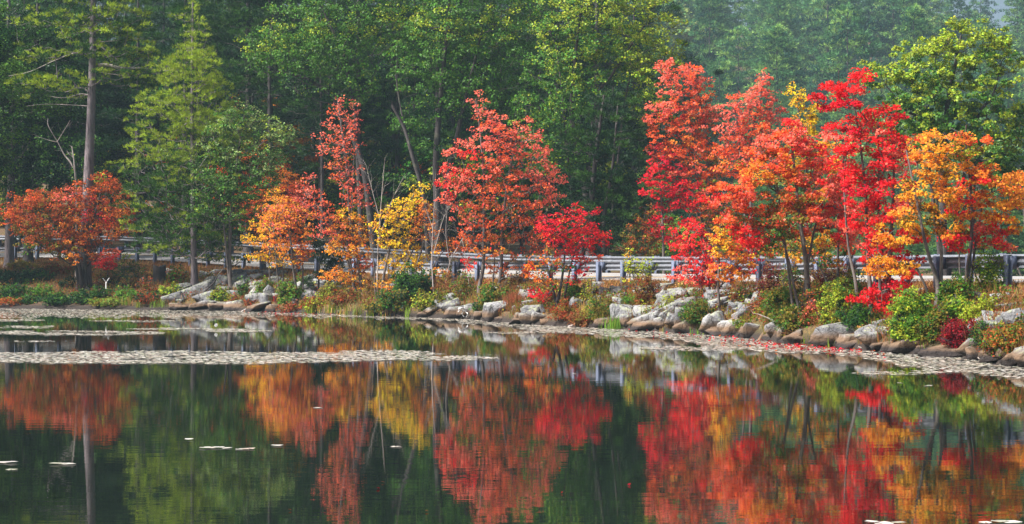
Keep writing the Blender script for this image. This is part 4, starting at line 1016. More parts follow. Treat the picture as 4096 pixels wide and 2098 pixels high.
maple('red_maple', 'small scarlet maple in front of the guardrail, beside the golden sapling', 709, 303,
      [(690, 224, 4, 4, 'red'), (697, 230, 6, 5, 'red+dkred'), (706, 238, 6, 6, 'red+dkred'), (686, 238, 7, 4, 'coral+red'), (678, 246, 6, 3, 'red'), (694, 246, 9, 4, 'red+coral'), (706, 252, 8, 5, 'dkred+red'), (684, 255, 8, 3, 'red'), (698, 260, 9, 4, 'red+coral'), (712, 264, 7, 4, 'red+brownor'), (690, 268, 9, 3, 'red+coral'), (702, 274, 8, 4, 'red'), (680, 276, 8, 3, 'coral+red'), (694, 282, 8, 3, 'red+coral'), (710, 280, 6, 4, 'red+crimson'), (716, 240, 5, 5, 'crimson'), (709, 298, 7, 3, 'crimson+red'), (718, 292, 5, 3, 'red'), (675, 230, 4, 2, 'red'), (738, 252, 10, 4, 'red+dkred'), (750, 258, 7, 4, 'dkred+red'), (748, 247, 7, 3, 'red'), (745, 270, 8, 3, 'dkred+red')],
      [([(709, 305), (710, 285), (707, 260), (700, 235)], 0.03), ([(710, 285), (695, 270)], 0.02), ([(709, 275), (730, 256), (748, 250)], 0.02)], L=0.106, r=0.16, cover=1.9)
maple('maple_tree', 'golden-yellow sapling on a slim straight stem among the shore boulders', 720, 313,
      [(720, 222, 4, 5, 'olive+gold'), (723, 231, 5, 4, 'gold+lime'), (716, 238, 6, 4, 'gold+olive'), (730, 236, 5, 4, 'gold'), (724, 245, 7, 4, 'gold+yellow'), (735, 250, 7, 4, 'orange+gold'), (720, 254, 7, 3, 'gold+olive'), (745, 256, 6, 3, 'gold+orange'), (732, 260, 9, 3, 'gold+orange'), (748, 264, 6, 3, 'orange+gold'), (718, 266, 8, 3, 'orangered+gold'), (735, 270, 9, 3, 'gold+orange'), (724, 278, 9, 3, 'orange+orangered'), (742, 275, 6, 3, 'orange'), (712, 274, 6, 3, 'orange+coral')],
      [([(720, 314), (718, 285), (720, 255), (720, 222)], 0.04)], L=0.115, r=0.16, cover=2.1)
maple('maple_tree', 'lime-green sapling in front of the guardrail', 630, 294,
      [(629, 252, 3, 3, 'lime+gold'), (632, 259, 4, 3, 'lime'), (627, 265, 5, 3, 'lime'), (638, 264, 5, 3, 'lime'), (648, 261, 4, 3, 'lime+ygreen'), (634, 271, 5, 3, 'lime'), (645, 270, 6, 3, 'ygreen+lime'), (652, 266, 4, 3, 'ygreen'), (628, 279, 5, 2, 'lime+gold'), (642, 277, 5, 2, 'lime'), (639, 284, 4, 2, 'ygreen+lime')],
      [([(630, 295), (630, 275), (629, 252)], 0.02)], L=0.106, r=0.14, cover=1.7)
maple('maple_tree', 'clear yellow treetop rising between the coral and the scarlet maples', 806, 268,
      [(792, 89, 4, 4, 'yellow'), (797, 95, 5, 4, 'yellow'), (800, 103, 6, 4, 'yellow+gold'), (808, 110, 7, 4, 'yellow'), (816, 112, 5, 5, 'yellow'), (804, 118, 7, 4, 'yellow+gold'), (814, 122, 7, 4, 'yellow'), (806, 130, 7, 4, 'gold+yellow'), (818, 132, 6, 4, 'yellow'), (800, 142, 8, 5, 'gold+olive'), (816, 146, 8, 5, 'olive+gold'), (806, 158, 9, 6, 'olive+gold'), (790, 168, 8, 6, 'olive+gold'), (822, 164, 7, 6, 'olive+gold'), (800, 182, 10, 6, 'olive+green'), (815, 196, 9, 6, 'olive+gold'), (795, 205, 9, 6, 'olive+brownor'), (808, 240, 9, 5, 'olive+gold'), (800, 255, 9, 5, 'gold+olive'), (820, 250, 8, 5, 'olive+gold')],
      [([(806, 275), (806, 220), (806, 150), (795, 92)], 0.06)], d=64, L=0.110, r=0.2, cover=1.7)
maple('red_maple', 'big orange-red maple on a slender curved grey trunk above the shore', 808, 318,
      [(778, 128, 9, 5, 'coral+orangered'), (792, 124, 7, 4, 'red+coral'), (770, 138, 10, 5, 'coral+orangered'), (788, 139, 10, 5, 'orangered+coral'), (803, 136, 8, 5, 'red+coral'), (762, 150, 10, 5, 'coral+orangered'), (780, 152, 11, 5, 'orangered+orange+olive'), (798, 152, 11, 5, 'coral+red'), (816, 150, 9, 5, 'red+orangered'), (756, 163, 10, 5, 'orangered+orange+olive'), (774, 166, 11, 5, 'orangered+coral'), (793, 166, 11, 5, 'orangered+orange'), (812, 166, 11, 5, 'coral+orangered'), (828, 162, 8, 5, 'red+orangered'), (746, 176, 11, 5, 'orangered+orange+olive'), (766, 179, 11, 5, 'orangered+brownor+olive+gold'), (787, 181, 11, 5, 'olive+orangered'), (806, 181, 11, 5, 'orangered+coral'), (826, 178, 10, 5, 'coral+red'), (738, 188, 10, 5, 'coral+orangered'), (755, 192, 11, 5, 'orangered+coral'), (776, 194, 11, 5, 'orangered+brownor+olive+gold'), (798, 195, 11, 5, 'orangered+orange+olive'), (820, 194, 11, 5, 'coral+orangered'), (838, 192, 8, 5, 'coral'),
       (722, 190, 8, 4, 'coral+orangered'), (715, 200, 9, 4, 'red+coral'), (732, 202, 10, 5, 'orangered+coral'), (752, 206, 11, 5, 'brownor+orangered'), (774, 208, 11, 5, 'brownor+olive'), (796, 209, 11, 5, 'orangered+brownor+olive+gold'), (818, 208, 11, 5, 'coral+orangered'), (836, 206, 9, 5, 'red+coral'), (728, 214, 9, 5, 'orangered+coral'), (746, 220, 11, 5, 'brownor+olive+orangered'), (768, 222, 11, 5, 'brownor+olive'), (790, 223, 10, 5, 'olive+orangered'), (812, 221, 11, 5, 'orangered+coral'), (832, 219, 11, 5, 'coral+red'), (850, 214, 8, 4, 'red+coral'), (738, 231, 9, 5, 'red+orangered'), (756, 236, 9, 4, 'olive+red'), (776, 235, 9, 4, 'olive*2+brownor+green'), (815, 233, 9, 4, 'coral+orangered'), (838, 230, 10, 4, 'coral+red'), (745, 242, 7, 4, 'red'), (765, 244, 7, 3, 'olive*2+brownor+green'), (846, 240, 8, 4, 'red+coral')],
      [([(808, 320), (808, 290), (804, 255), (798, 215), (795, 170), (790, 126)], 0.10), ([(803, 245), (780, 228), (750, 215), (725, 205)], 0.04), ([(800, 225), (820, 215), (845, 210)], 0.035), ([(797, 190), (775, 170), (760, 150)], 0.03)], L=0.110, r=0.24, cover=3.00, twigs=20, depth_k=0.5, dens=1.2)
maple('maple_tree', 'olive and gold maple between the big orange-red maple and the scarlet clump', 838, 300,
      [(838, 128, 7, 4, 'red+coral'), (832, 142, 8, 5, 'orangered+gold'), (842, 156, 8, 5, 'red+coral'), (830, 168, 9, 5, 'gold+orange'), (843, 180, 8, 5, 'coral+red'), (832, 192, 9, 5, 'orange+gold'), (845, 204, 8, 5, 'red+orangered'), (834, 216, 9, 5, 'coral+olive'), (846, 228, 9, 5, 'red+coral'), (825, 238, 10, 5, 'olive+gold'), (842, 246, 9, 5, 'orangered+olive'), (812, 250, 9, 5, 'gold+olive'), (830, 258, 10, 5, 'olive+gold+green'), (786, 246, 9, 5, 'olive+green'), (770, 252, 8, 4, 'gold+olive'), (908, 140, 7, 5, 'red+coral'), (908, 160, 7, 5, 'coral+red'), (906, 182, 7, 5, 'red'), (905, 204, 7, 5, 'red+orange')],
      [([(838, 302), (838, 260), (838, 200), (838, 130)], 0.055), ([(838, 270), (812, 256), (780, 250)], 0.025), ([(838, 240), (875, 200), (906, 165)], 0.025)], L=0.12, r=0.22, cover=2.0, depth_k=0.5, dens=1.2)
maple('red_maple', 'tall scarlet maple clump with many grey stems, brightest red of the row', 876, 318,
      [(853, 76, 6, 3, 'red+crimson'), (861, 78, 5, 3, 'red'), (848, 86, 6, 3, 'red'), (829, 86, 5, 2, 'red'), (840, 94, 7, 3, 'red+crimson'), (852, 94, 6, 3, 'red'), (818, 98, 6, 3, 'crimson+red'), (832, 102, 8, 3, 'crimson+red'), (845, 104, 8, 4, 'crimson+red'), (826, 108, 7, 3, 'crimson'), (888, 110, 6, 4, 'red'), (878, 116, 8, 4, 'red'), (862, 114, 8, 4, 'red+coral'), (895, 120, 7, 4, 'red+crimson'), (870, 124, 9, 4, 'red+coral'), (886, 128, 9, 4, 'red'), (855, 126, 9, 4, 'red+crimson'), (842, 122, 8, 4, 'red'), (862, 136, 10, 5, 'red+crimson'), (880, 140, 10, 5, 'red+coral'), (896, 138, 8, 5, 'red'), (848, 138, 9, 5, 'red+coral'), (836, 134, 7, 4, 'red+coral'),
       (855, 150, 10, 5, 'red+crimson'), (873, 152, 10, 5, 'red'), (890, 153, 10, 5, 'red+coral'), (903, 150, 6, 5, 'crimson+red'), (842, 152, 8, 5, 'red+coral'), (862, 164, 10, 5, 'red+coral'), (880, 166, 10, 5, 'red+crimson'), (897, 166, 8, 5, 'red+coral'), (846, 168, 9, 5, 'crimson+red'), (856, 178, 10, 5, 'red'), (874, 180, 10, 5, 'red+crimson'), (890, 181, 9, 5, 'red'), (865, 192, 10, 5, 'red+crimson'), (882, 194, 9, 5, 'red+coral'), (850, 192, 8, 5, 'crimson'), (858, 206, 10, 5, 'red+coral'), (876, 207, 9, 5, 'red'), (892, 204, 8, 5, 'red+coral'), (868, 219, 9, 4, 'red+orangered'), (884, 219, 8, 4, 'coral+red'), (852, 220, 8, 4, 'red'), (860, 230, 9, 4, 'red+coral'), (876, 232, 9, 4, 'red+coral'), (895, 230, 8, 4, 'red'), (862, 243, 9, 4, 'red+coral'), (880, 246, 9, 4, 'red'), (900, 246, 9, 4, 'red+coral'), (912, 240, 8, 4, 'red'), (868, 256, 7, 4, 'red+coral'), (893, 258, 9, 4, 'red+coral'), (908, 258, 8, 4, 'red+crimson'), (882, 268, 7, 4, 'red+dkred'), (898, 270, 7, 3, 'red+coral'), (885, 284, 7, 4, 'dkred+crimson'), (900, 284, 6, 3, 'red'), (908, 274, 6, 3, 'red+orangered'), (860, 298, 7, 3, 'red'), (870, 302, 7, 3, 'red+coral'), (880, 308, 7, 3, 'red'), (888, 312, 5, 3, 'crimson+red'), (894, 296, 6, 3, 'dkred+red'), (875, 292, 5, 3, 'red')],
      [([(872, 315), (871, 280), (868, 240), (864, 190), (858, 130), (850, 80)], 0.07), ([(880, 318), (881, 280), (880, 230), (880, 170), (880, 118)], 0.06), ([(890, 318), (892, 270), (893, 220), (895, 165), (893, 115)], 0.075), ([(860, 312), (858, 285), (852, 250), (846, 200), (845, 140)], 0.06), ([(885, 318), (888, 285), (884, 250), (888, 200)], 0.05)], L=0.110, r=0.23, cover=2.78, twigs=20, depth_k=0.55, dens=1.2)
maple('maple_tree', 'golden maple forking low at the shore in front of the scarlet clump', 936, 318,
      [(925, 152, 9, 5, 'orange+gold'), (940, 150, 8, 5, 'orange+gold'), (932, 162, 9, 5, 'orange+gold'), (918, 160, 7, 5, 'orange'), (945, 164, 8, 5, 'gold+olive'), (925, 174, 9, 5, 'orange+gold'), (938, 178, 9, 5, 'gold+orange'), (950, 180, 7, 5, 'gold+olive'), (915, 186, 8, 4, 'gold+olive'), (928, 190, 9, 4, 'gold+orange'), (944, 192, 8, 4, 'gold'), (908, 198, 8, 4, 'gold+yellow'), (922, 203, 9, 4, 'gold+olive'), (938, 205, 9, 4, 'gold+olive'), (952, 205, 6, 4, 'gold+orange'), (900, 212, 8, 3, 'gold+orange'), (915, 216, 9, 3, 'gold+olive'), (930, 218, 9, 4, 'olive+gold'), (945, 219, 8, 4, 'gold+olive'), (895, 225, 8, 3, 'gold+olive'), (910, 228, 9, 3, 'olive+gold'), (928, 231, 8, 3, 'gold+olive'), (945, 232, 7, 4, 'gold+orange'), (885, 238, 7, 3, 'gold+orange'), (900, 241, 7, 3, 'gold+olive'), (880, 262, 8, 3, 'orange+gold'), (893, 260, 8, 3, 'gold+orange'), (908, 262, 8, 3, 'gold+olive'), (875, 270, 7, 3, 'gold+orange'), (888, 271, 7, 3, 'gold+orange')],
      [([(935, 320), (936, 300), (938, 282), (930, 262), (922, 235), (915, 195), (908, 150)], 0.085), ([(939, 284), (942, 262), (941, 230), (938, 180), (940, 150)], 0.06), ([(937, 284), (920, 268), (900, 262), (882, 266)], 0.03)], L=0.106, r=0.21, cover=2.55, depth_k=0.5, dens=1.2, twigs=20)
maple('maple_tree', 'orange and gold maple with red lower sprays at the right, before the big oak', 968, 300,
      [(960, 138, 9, 4, 'orange+brownor'), (975, 142, 9, 4, 'orangered+olive'), (955, 150, 10, 5, 'olive+gold'), (970, 154, 10, 5, 'olive+ygreen'), (990, 168, 9, 4, 'orangered+orange'), (968, 166, 9, 4, 'olive+gold'), (985, 178, 11, 5, 'orange+gold'), (1005, 182, 9, 5, 'orange+gold'), (970, 184, 10, 5, 'orange+red'), (1012, 190, 7, 5, 'orange+gold'), (990, 192, 11, 5, 'orange+gold'), (965, 198, 10, 5, 'red+orange'), (980, 204, 11, 5, 'orange+gold'), (1000, 204, 10, 5, 'gold+orange'), (1014, 206, 7, 4, 'gold'), (960, 210, 8, 4, 'red+crimson'), (972, 216, 9, 4, 'red+orange'), (990, 217, 10, 5, 'gold+orange'), (1008, 218, 8, 4, 'gold+orange'), (965, 228, 10, 4, 'gold+olive'), (982, 230, 11, 4, 'red+coral'), (1000, 230, 9, 4, 'red+orange'), (1012, 232, 6, 4, 'orange+gold'), (970, 240, 9, 3, 'red+crimson'), (990, 241, 11, 4, 'coral+red'), (955, 236, 7, 4, 'red'), (1005, 246, 6, 3, 'red+coral'), (950, 246, 7, 3, 'red+crimson')],
      [([(967, 302), (968, 280), (970, 240), (971, 200), (968, 150), (965, 125)], 0.075), ([(965, 285), (960, 262), (962, 240)], 0.03), ([(970, 230), (985, 205), (1004, 188)], 0.03)], L=0.110, r=0.22, cover=2.85, depth_k=0.55, dens=1.2, twigs=15)
maple('maple_tree', 'orange maple far at the right edge of the frame beyond the road', 1030, 257,
      [(1012, 180, 9, 5, 'orange+gold'), (1024, 176, 9, 5, 'orange'), (1020, 196, 9, 6, 'orange+gold'), (1035, 190, 12, 8, 'orange+gold'), (930, 140, 12, 6, 'orange+gold'), (915, 148, 10, 5, 'orange+gold')], [([(1030, 262), (1026, 220), (1020, 180)], 0.08), ([(1028, 235), (980, 190), (930, 145)], 0.04)], d=80, L=0.14, r=0.24)
# small pine by the rocks
maple('white_pine', 'small dense dark pine standing alone behind the shore shrubs', 319, 292,
      cone_blobs(321, [(236, 5), (246, 11), (258, 15), (270, 15), (280, 8)], ['pine', 'pinedk', 'pine+pinedk'], step=6),
      [([(318, 293), (319, 275), (321, 238)], 0.055)], kind='needle', L=0.18, w=0.02, r=0.2, dens=1.4, cover=3.0, flat=0.6, bark=M_BARK_DARK)
maple('white_pine', 'low feathery pine bough sprouting beside the slender oak', 236, 283,
      [(215, 258, 9, 3, 'pine+pinelit'), (228, 260, 10, 3, 'pine+pinelit'), (242, 260, 8, 3, 'pine'), (206, 256, 6, 3, 'pine+pinelit')], [([(236, 285), (228, 265), (212, 258)], 0.02)], kind='needle', L=0.18, w=0.02, r=0.18, cover=2.4, flat=0.5)
maple('white_pine', 'pale feathery pine sapling by the scarlet maple sapling', 124, 282,
      [(124, 258, 5, 4, 'pine+pinelit'), (128, 268, 8, 4, 'pine'), (120, 272, 7, 4, 'pine'), (132, 264, 4, 3, 'pine')], [([(124, 283), (124, 255)], 0.02)], kind='needle', L=0.16, w=0.016, r=0.18, cover=2.0, flat=0.7)
# leafless saplings
for px, py, limbs, lab in (
    (377, 299, [([(377, 300), (378, 250), (381, 205), (385, 160)], 0.04, 0.008), ([(379, 240), (390, 205), (402, 180)], 0.02, 0.005), ([(380, 220), (372, 190), (366, 165)], 0.02, 0.005)], 'bare grey sapling with forked twigs left of the bright yellow maple'),
    (432, 298, [([(434, 300), (432, 262), (433, 225), (436, 190)], 0.035, 0.007), ([(433, 255), (443, 220), (450, 205)], 0.018, 0.005), ([(433, 230), (425, 205)], 0.015, 0.004)], 'tall bare grey sapling right of the bright yellow maple'),
    (446, 293, [([(444, 294), (450, 262), (462, 240), (470, 225)], 0.03, 0.006), ([(450, 264), (446, 235), (447, 208)], 0.02, 0.005)], 'leaning bare sapling below the coral maple, second from the yellow one'),
    (466, 292, [([(470, 292), (466, 262), (462, 240), (455, 228)], 0.02, 0.005), ([(466, 262), (472, 246)], 0.012, 0.004)], 'thin drooping bare stem in front of the coral maple stems')):
    bare('bare_sapling', lab, 'sapling', hit(px, py), limbs, M_BARK_DEAD, twig=14, twl=0.7)

# ---------------------------------------------------------------- boulders
import bmesh
def fbm(p, seed):
    r = np.random.default_rng(seed); out = np.zeros(len(p)); a = 1.0
    for o_ in range(4):
        for _ in range(3):
            k = r.normal(size=3) * (1.5 * 2 ** o_); out += a * np.sin(p @ k + r.random() * 6.28) / 3
        a *= 0.5
    return out

def rock_mesh(hx, hy, hz, tilt, big, seed):
    """angular boulder: convex hull of a few points of a rough box, finely divided and roughened"""
    r = np.random.default_rng(seed)
    p = unit(r.normal(size=(15, 3)))
    p = np.sign(p) * np.abs(p) ** 0.55 * (0.72 + 0.28 * r.random((15, 1)))
    bm = bmesh.new()
    for q in p: bm.verts.new(q)
    res = bmesh.ops.convex_hull(bm, input=bm.verts)
    inner = [g for g in res['geom_interior'] if isinstance(g, bmesh.types.BMVert)]
    if inner: bmesh.ops.delete(bm, geom=inner, context='VERTS')
    loose = [v for v in bm.verts if not v.link_faces]
    if loose: bmesh.ops.delete(bm, geom=loose, context='VERTS')
    bmesh.ops.subdivide_edges(bm, edges=bm.edges[:], cuts=5 if big else 3, use_grid_fill=True)
    bmesh.ops.triangulate(bm, faces=bm.faces[:])
    bm.verts.index_update()
    V = np.array([v.co[:] for v in bm.verts]); Fi = np.array([[v.index for v in f.verts] for f in bm.faces]); bm.free()
    V = V * (1 + 0.030 * fbm(V * 2.4, seed + 9) + 0.018 * fbm(V * 8, seed + 5))[:, None]
    V = V / np.abs(V).max(axis=0) * np.array([hx, hy, hz])
    c, s = math.cos(tilt), math.sin(tilt)
    V = np.stack([V[:, 0] * c - V[:, 2] * s, V[:, 1], V[:, 0] * s + V[:, 2] * c], 1)
    a = (r.random() - 0.5) * 0.7; c, s = math.cos(a), math.sin(a)
    V = np.stack([V[:, 0] * c - V[:, 1] * s, V[:, 0] * s + V[:, 1] * c, V[:, 2]], 1)
    return mesh_np('boulder', V, Fi, M_ROCK)

def boulder(px, py, hw, hh, tilt, label, group=None, name='boulder'):
    base = hit(px, py + hh * 0.8)
    d = base[1]; s = d / F
    hx, hz = hw * s * 1.25, hh * s * 1.42
    hy = min(hx, max(hz * 1.1, hx * 0.7))
    seed = int(px * 31 + py * 7)
    me = rock_mesh(hx, hy, hz, math.radians(tilt), hw > 11, seed)
    o = link(name, me, None, (base[0], d + hy * 0.3, CAMZ - (py - 262) * s - hz * 0.06))
    tag(o, label, 'boulder', group)

def rocks(x0, y0, k, rows, where):
    for row in rows:
        zx, zy, hw, hh, tilt, lab = row
        g = None
        if lab is None:
            lab = 'small grey rock in the jumble ' + where; g = 'rocks ' + where
        boulder(x0 + zx * k, y0 + zy * k, hw * k, hh * k, tilt, lab, g)

rocks(160, 245, 0.0796, [
    (150, 690, 130, 60, 18, 'dark angular boulder at the left end of the lichened ledge'),
    (420, 590, 240, 60, 22, 'long lichen-covered slab sloping up under the slender oak'),
    (560, 670, 130, 60, 15, 'grey boulder under the long lichened slab'),
    (540, 765, 150, 50, 6, 'low brown-stained boulder at the water below the lichened slab'),
    (730, 745, 120, 80, 30, 'steep smooth boulder between the two brown-stained ones at the water'),
    (960, 775, 150, 60, 8, 'brown pyramid-shaped boulder at the water left of the orange pair'),
    (1160, 680, 120, 60, 12, 'pale-topped boulder behind the brown pyramid-shaped one'),
    (1320, 690, 90, 70, -15, 'dark shadowed boulder right of the pale-topped one'),
    (1460, 655, 90, 45, -10, 'brownish boulder with a maroon sprig beside the dark shadowed one'),
    (1270, 780, 190, 45, 14, 'long low slab dipping to the water below the orange pair'),
    (1450, 795, 110, 45, 5, 'small brown mound rock at the water right of the low slab'),
    (740, 350, 100, 35, 4, 'flat-topped grey block left of the slender oak trunk'),
    (600, 470, 120, 55, 12, 'dark grey boulder between the pine trunk and the slender oak'),
    (780, 455, 90, 65, -8, 'blocky dark boulder touching the slender oak trunk'),
    (960, 365, 80, 50, 6, 'rounded grey boulder just right of the slender oak trunk'),
    (1000, 440, 100, 60, 15, 'pale boulder below the rounded one right of the slender oak'),
    (1180, 420, 110, 45, 5, 'pale stacked blocks below the yellow-leaved young maple'),
    (1120, 345, 90, 30, 0, None), (560, 380, 80, 35, -15, 'pale flake of rock beside the pine trunk'), (1450, 450, 90, 50, -6, 'pale boulder under the red leaves left of the orange pair'),
    (2000, 460, 90, 40, 4, 'grey block right of the orange pair, under the small pine'), (2130, 490, 110, 50, 10, 'pale boulder under the golden-orange maple'), (2330, 470, 60, 40, 0, None), (1300, 350, 100, 30, 0, None), (1500, 350, 90, 30, 0, None),
    (290, 540, 100, 50, 8, 'lichened boulder left of the pine trunk on the ledge'), (200, 775, 80, 38, 0, 'low brown rock in the reeds left of the ledge'), (140, 725, 60, 22, 20, None), (245, 710, 45, 35, 0, None),
    (960, 520, 110, 55, 30, 'lichened slanting slab below the slender oak'), (1200, 500, 100, 50, 0, None), (1720, 720, 60, 40, 0, None), (1900, 560, 80, 45, 0, None), (2250, 540, 80, 45, 0, None)], 'on the rocky point below the yellow-leaved maple')
rocks(365, 250, 0.0796, [
    (80, 790, 60, 35, 0, None), (310, 795, 90, 35, 0, 'dark low rock among the reeds below the dense green shrub'), (470, 755, 60, 40, 5, 'tan-topped rock right of the dark one in the reeds'),
    (860, 735, 140, 38, 20, 'thin tilted slab pointing up right under the yellow-green shrub'), (770, 815, 110, 38, 0, 'orange-brown flat rock at the water below the tilted slab'),
    (1080, 595, 65, 50, 0, 'square upright block behind the thin tilted slab'), (1090, 700, 130, 60, 25, 'grey sloping boulder above the bleached driftwood'), (1200, 800, 190, 75, 5, 'big brown boulder behind the bleached driftwood'),
    (1330, 740, 80, 45, -10, None), (1450, 820, 70, 42, 0, 'dark square boulder between the big brown one and the big round grey one'), (1660, 770, 150, 95, 6, 'big round grey boulder with lichen spots below the coral maple'),
    (1885, 745, 40, 40, 0, None), (2050, 695, 90, 50, 8, 'pale rough boulder above the bluish one'), (2000, 775, 40, 40, 0, None), (2120, 785, 130, 85, 8, 'large smooth bluish boulder left of the crimson maple trunk'),
    (2200, 855, 90, 55, -12, 'brown wedge boulder leaning on the large bluish one'), (1920, 835, 45, 40, 0, None), (1750, 630, 70, 40, 0, None), (2030, 565, 110, 60, 4, 'pale boulder in the red grass behind the bluish one'), (1960, 480, 50, 25, 0, None), (2075, 505, 40, 30, 0, None), (1650, 890, 70, 18, 0, None),
    (2000, 895, 200, 25, 0, 'wet dark ledge under the large bluish boulder')], 'on the shore below the coral maple')
rocks(550, 250, 0.0796, [
    (660, 920, 105, 55, 0, 'brown box-shaped rock at the water right of the crimson maple'), (950, 810, 130, 80, -12, 'grey boulder with a sharp ridge above the bright green grass'), (1230, 850, 230, 95, 28, 'long lichened boulder sloping down to a brown foot in the water'),
    (1280, 940, 230, 55, 4, 'wide flat brown ledge at the water in front of the long lichened boulder'), (1620, 745, 150, 85, 25, 'lichen-mottled boulder behind the low squat one'), (1560, 875, 120, 65, -8, 'squat grey boulder with a dark undercut right of the brown ledge'),
    (1710, 965, 135, 95, 22, 'brown-footed tilted boulder below the bushy juniper-like shrub'), (2010, 880, 60, 65, 0, 'small rounded grey boulder beside the tall wedge'), (2110, 905, 110, 115, 40, 'tall wedge-shaped boulder with a lit top and dark side'),
    (2270, 905, 85, 38, 8, 'small smooth boulder against the tall wedge'), (2430, 815, 130, 70, 22, 'pale sloping boulder right of the tall wedge'), (2190, 1045, 190, 50, 3, 'flat brown boulder lying at the water under the tall wedge'), (2500, 1010, 100, 65, 10, 'dark brown boulder behind the leaning driftwood'),
    (2310, 765, 90, 85, -20, 'rough upright slab behind the golden sapling stem'), (2060, 640, 110, 85, 0, 'white rounded boulder behind the golden sapling stem'), (1560, 605, 200, 75, 5, 'largest white boulder below the guardrail'), (1480, 470, 140, 55, 0, 'white boulder at the verge left of the small scarlet maple'),
    (700, 530, 80, 55, 0, None), (600, 445, 75, 40, 0, None), (850, 545, 75, 50, 0, None), (860, 660, 60, 60, 0, None), (590, 540, 50, 50, 0, None), (920, 500, 70, 40, 0, None), (740, 600, 70, 40, 0, None), (420, 590, 60, 50, 0, None),
    (2100, 500, 120, 40, 0, 'flat white block behind the golden sapling'), (2180, 655, 220, 24, 26, 'long narrow plank-like slab slanting behind the golden sapling'), (2450, 520, 150, 24, 24, 'thin slanting slab below the verge right of the golden sapling'), (1850, 525, 150, 40, 0, 'white slab under the small scarlet maple'), (2480, 600, 60, 50, 0, None), (2230, 455, 80, 35, 0, 'dark block at the verge behind the golden sapling'), (1750, 650, 100, 60, 10, None), (2300, 600, 110, 60, 0, None)], 'between the crimson maple and the golden sapling')
rocks(725, 270, 0.0796, [
    (110, 505, 95, 90, -15, 'upright shaggy grey rock left of the leaning driftwood'), (360, 745, 150, 75, 6, 'brown-stained boulder behind the leaning driftwood'), (610, 725, 90, 75, -6, 'rounded grey boulder overhanging the leaning driftwood'), (560, 855, 110, 50, 18, 'dark wet slab in the water right of the leaning driftwood'),
    (740, 795, 75, 110, 0, 'tall grey boulder with a black foot below the olive shrubs'), (930, 865, 160, 75, 8, 'brown-topped boulder with a black foot left of the long lichened block'), (1400, 820, 290, 120, 2, 'long block with a pale lichened top and a black undercut'), (1850, 850, 250, 115, 12, 'big sloping slab with a brown water stain right of the long block'),
    (1950, 695, 110, 55, 8, 'small lichened boulder behind the stained slab'), (1930, 965, 100, 45, 0, 'low brown rock at the water before the stained slab'), (2310, 955, 260, 75, -4, 'wide brown-banded boulder under the bright green shrub'), (2180, 865, 80, 38, 0, 'grey capstone beside the bright green shrub'),
    (520, 360, 90, 55, 0, 'white rock behind the maroon shrub'), (310, 410, 60, 50, 0, None), (330, 440, 60, 40, 0, None), (2420, 275, 130, 40, -3, 'flat grey rock on the dry verge behind the scarlet clump'), (150, 340, 90, 40, 8, None), (390, 255, 90, 30, 10, None), (2050, 1010, 90, 30, 0, None)], 'at the shore below the maroon shrub')
rocks(875, 225, 0.1137, [
    (1110, 645, 90, 38, 6, 'tan pointed rock in the dry grass at the right'), (1190, 715, 150, 36, 6, 'wide pale rock ledge at the right edge'), (1150, 835, 80, 36, 0, None), (1240, 870, 75, 40, 0, None), (690, 1120, 250, 45, 5, 'long dark wet slab at the water under the maroon-leaved shrub'), (920, 1115, 95, 60, 20, 'brown boulder right of the maroon-leaved shrub'),
    (1060, 1185, 115, 32, 0, 'low brown rock by the pale stick at the right'), (1240, 1180, 130, 60, 14, 'dark boulder at the lower right shore edge'), (1160, 1245, 150, 16, 0, 'thin dark ledge awash at the right edge'), (420, 1090, 60, 30, 0, None), (1060, 900, 80, 50, 0, None)], 'at the right end of the shore')

def filler():
    rg = np.random.default_rng(21)
    for k in range(85):
        px = 165 + rg.random() * 870
        ds = np.interp(px, SH_X, SH_D); dr = np.interp(px, NP_X, NP_D)
        if rg.random() < 0.3: Y = ds + 0.1 + 0.5 * rg.random()
        else: Y = ds + (dr - ds) * (0.2 + 0.55 * rg.random())
        py = 262 - (ground(px, Y) - CAMZ) * F / Y
        hw = (0.13 + 0.25 * rg.random()) * F / Y; hh = hw * (0.4 + 0.35 * rg.random())
        wh = 'on the rocky point below the yellow-leaved maple' if px < 365 else 'on the shore below the coral maple' if px < 550 else 'between the crimson maple and the golden sapling' if px < 735 else 'at the shore below the maroon shrub' if px < 890 else 'at the right end of the shore'
        boulder(px, py - hh * 0.45, hw, hh, rg.normal() * 14, 'small grey rock in the jumble ' + wh, 'rocks ' + wh)
def rubble():
    rg = np.random.default_rng(33)
    for k in range(56):
        px = 590 + rg.random() * 180 if k < 34 else 185 + rg.random() * 165
        ds = np.interp(px, SH_X, SH_D); dr = np.interp(px, NP_X, NP_D)
        Y = ds + (dr - ds) * (0.12 + 0.62 * rg.random())
        py = 262 - (ground(px, Y) - CAMZ) * F / Y
        hw = (0.15 + 0.24 * rg.random()) * F / Y; hh = hw * (0.42 + 0.3 * rg.random())
        wh = 'on the rocky point below the yellow-leaved maple' if px < 365 else 'between the crimson maple and the golden sapling'
        boulder(px, py - hh * 0.45, hw, hh, rg.normal() * 18, 'small grey rock in the jumble ' + wh, 'rocks ' + wh)
filler()
rubble()

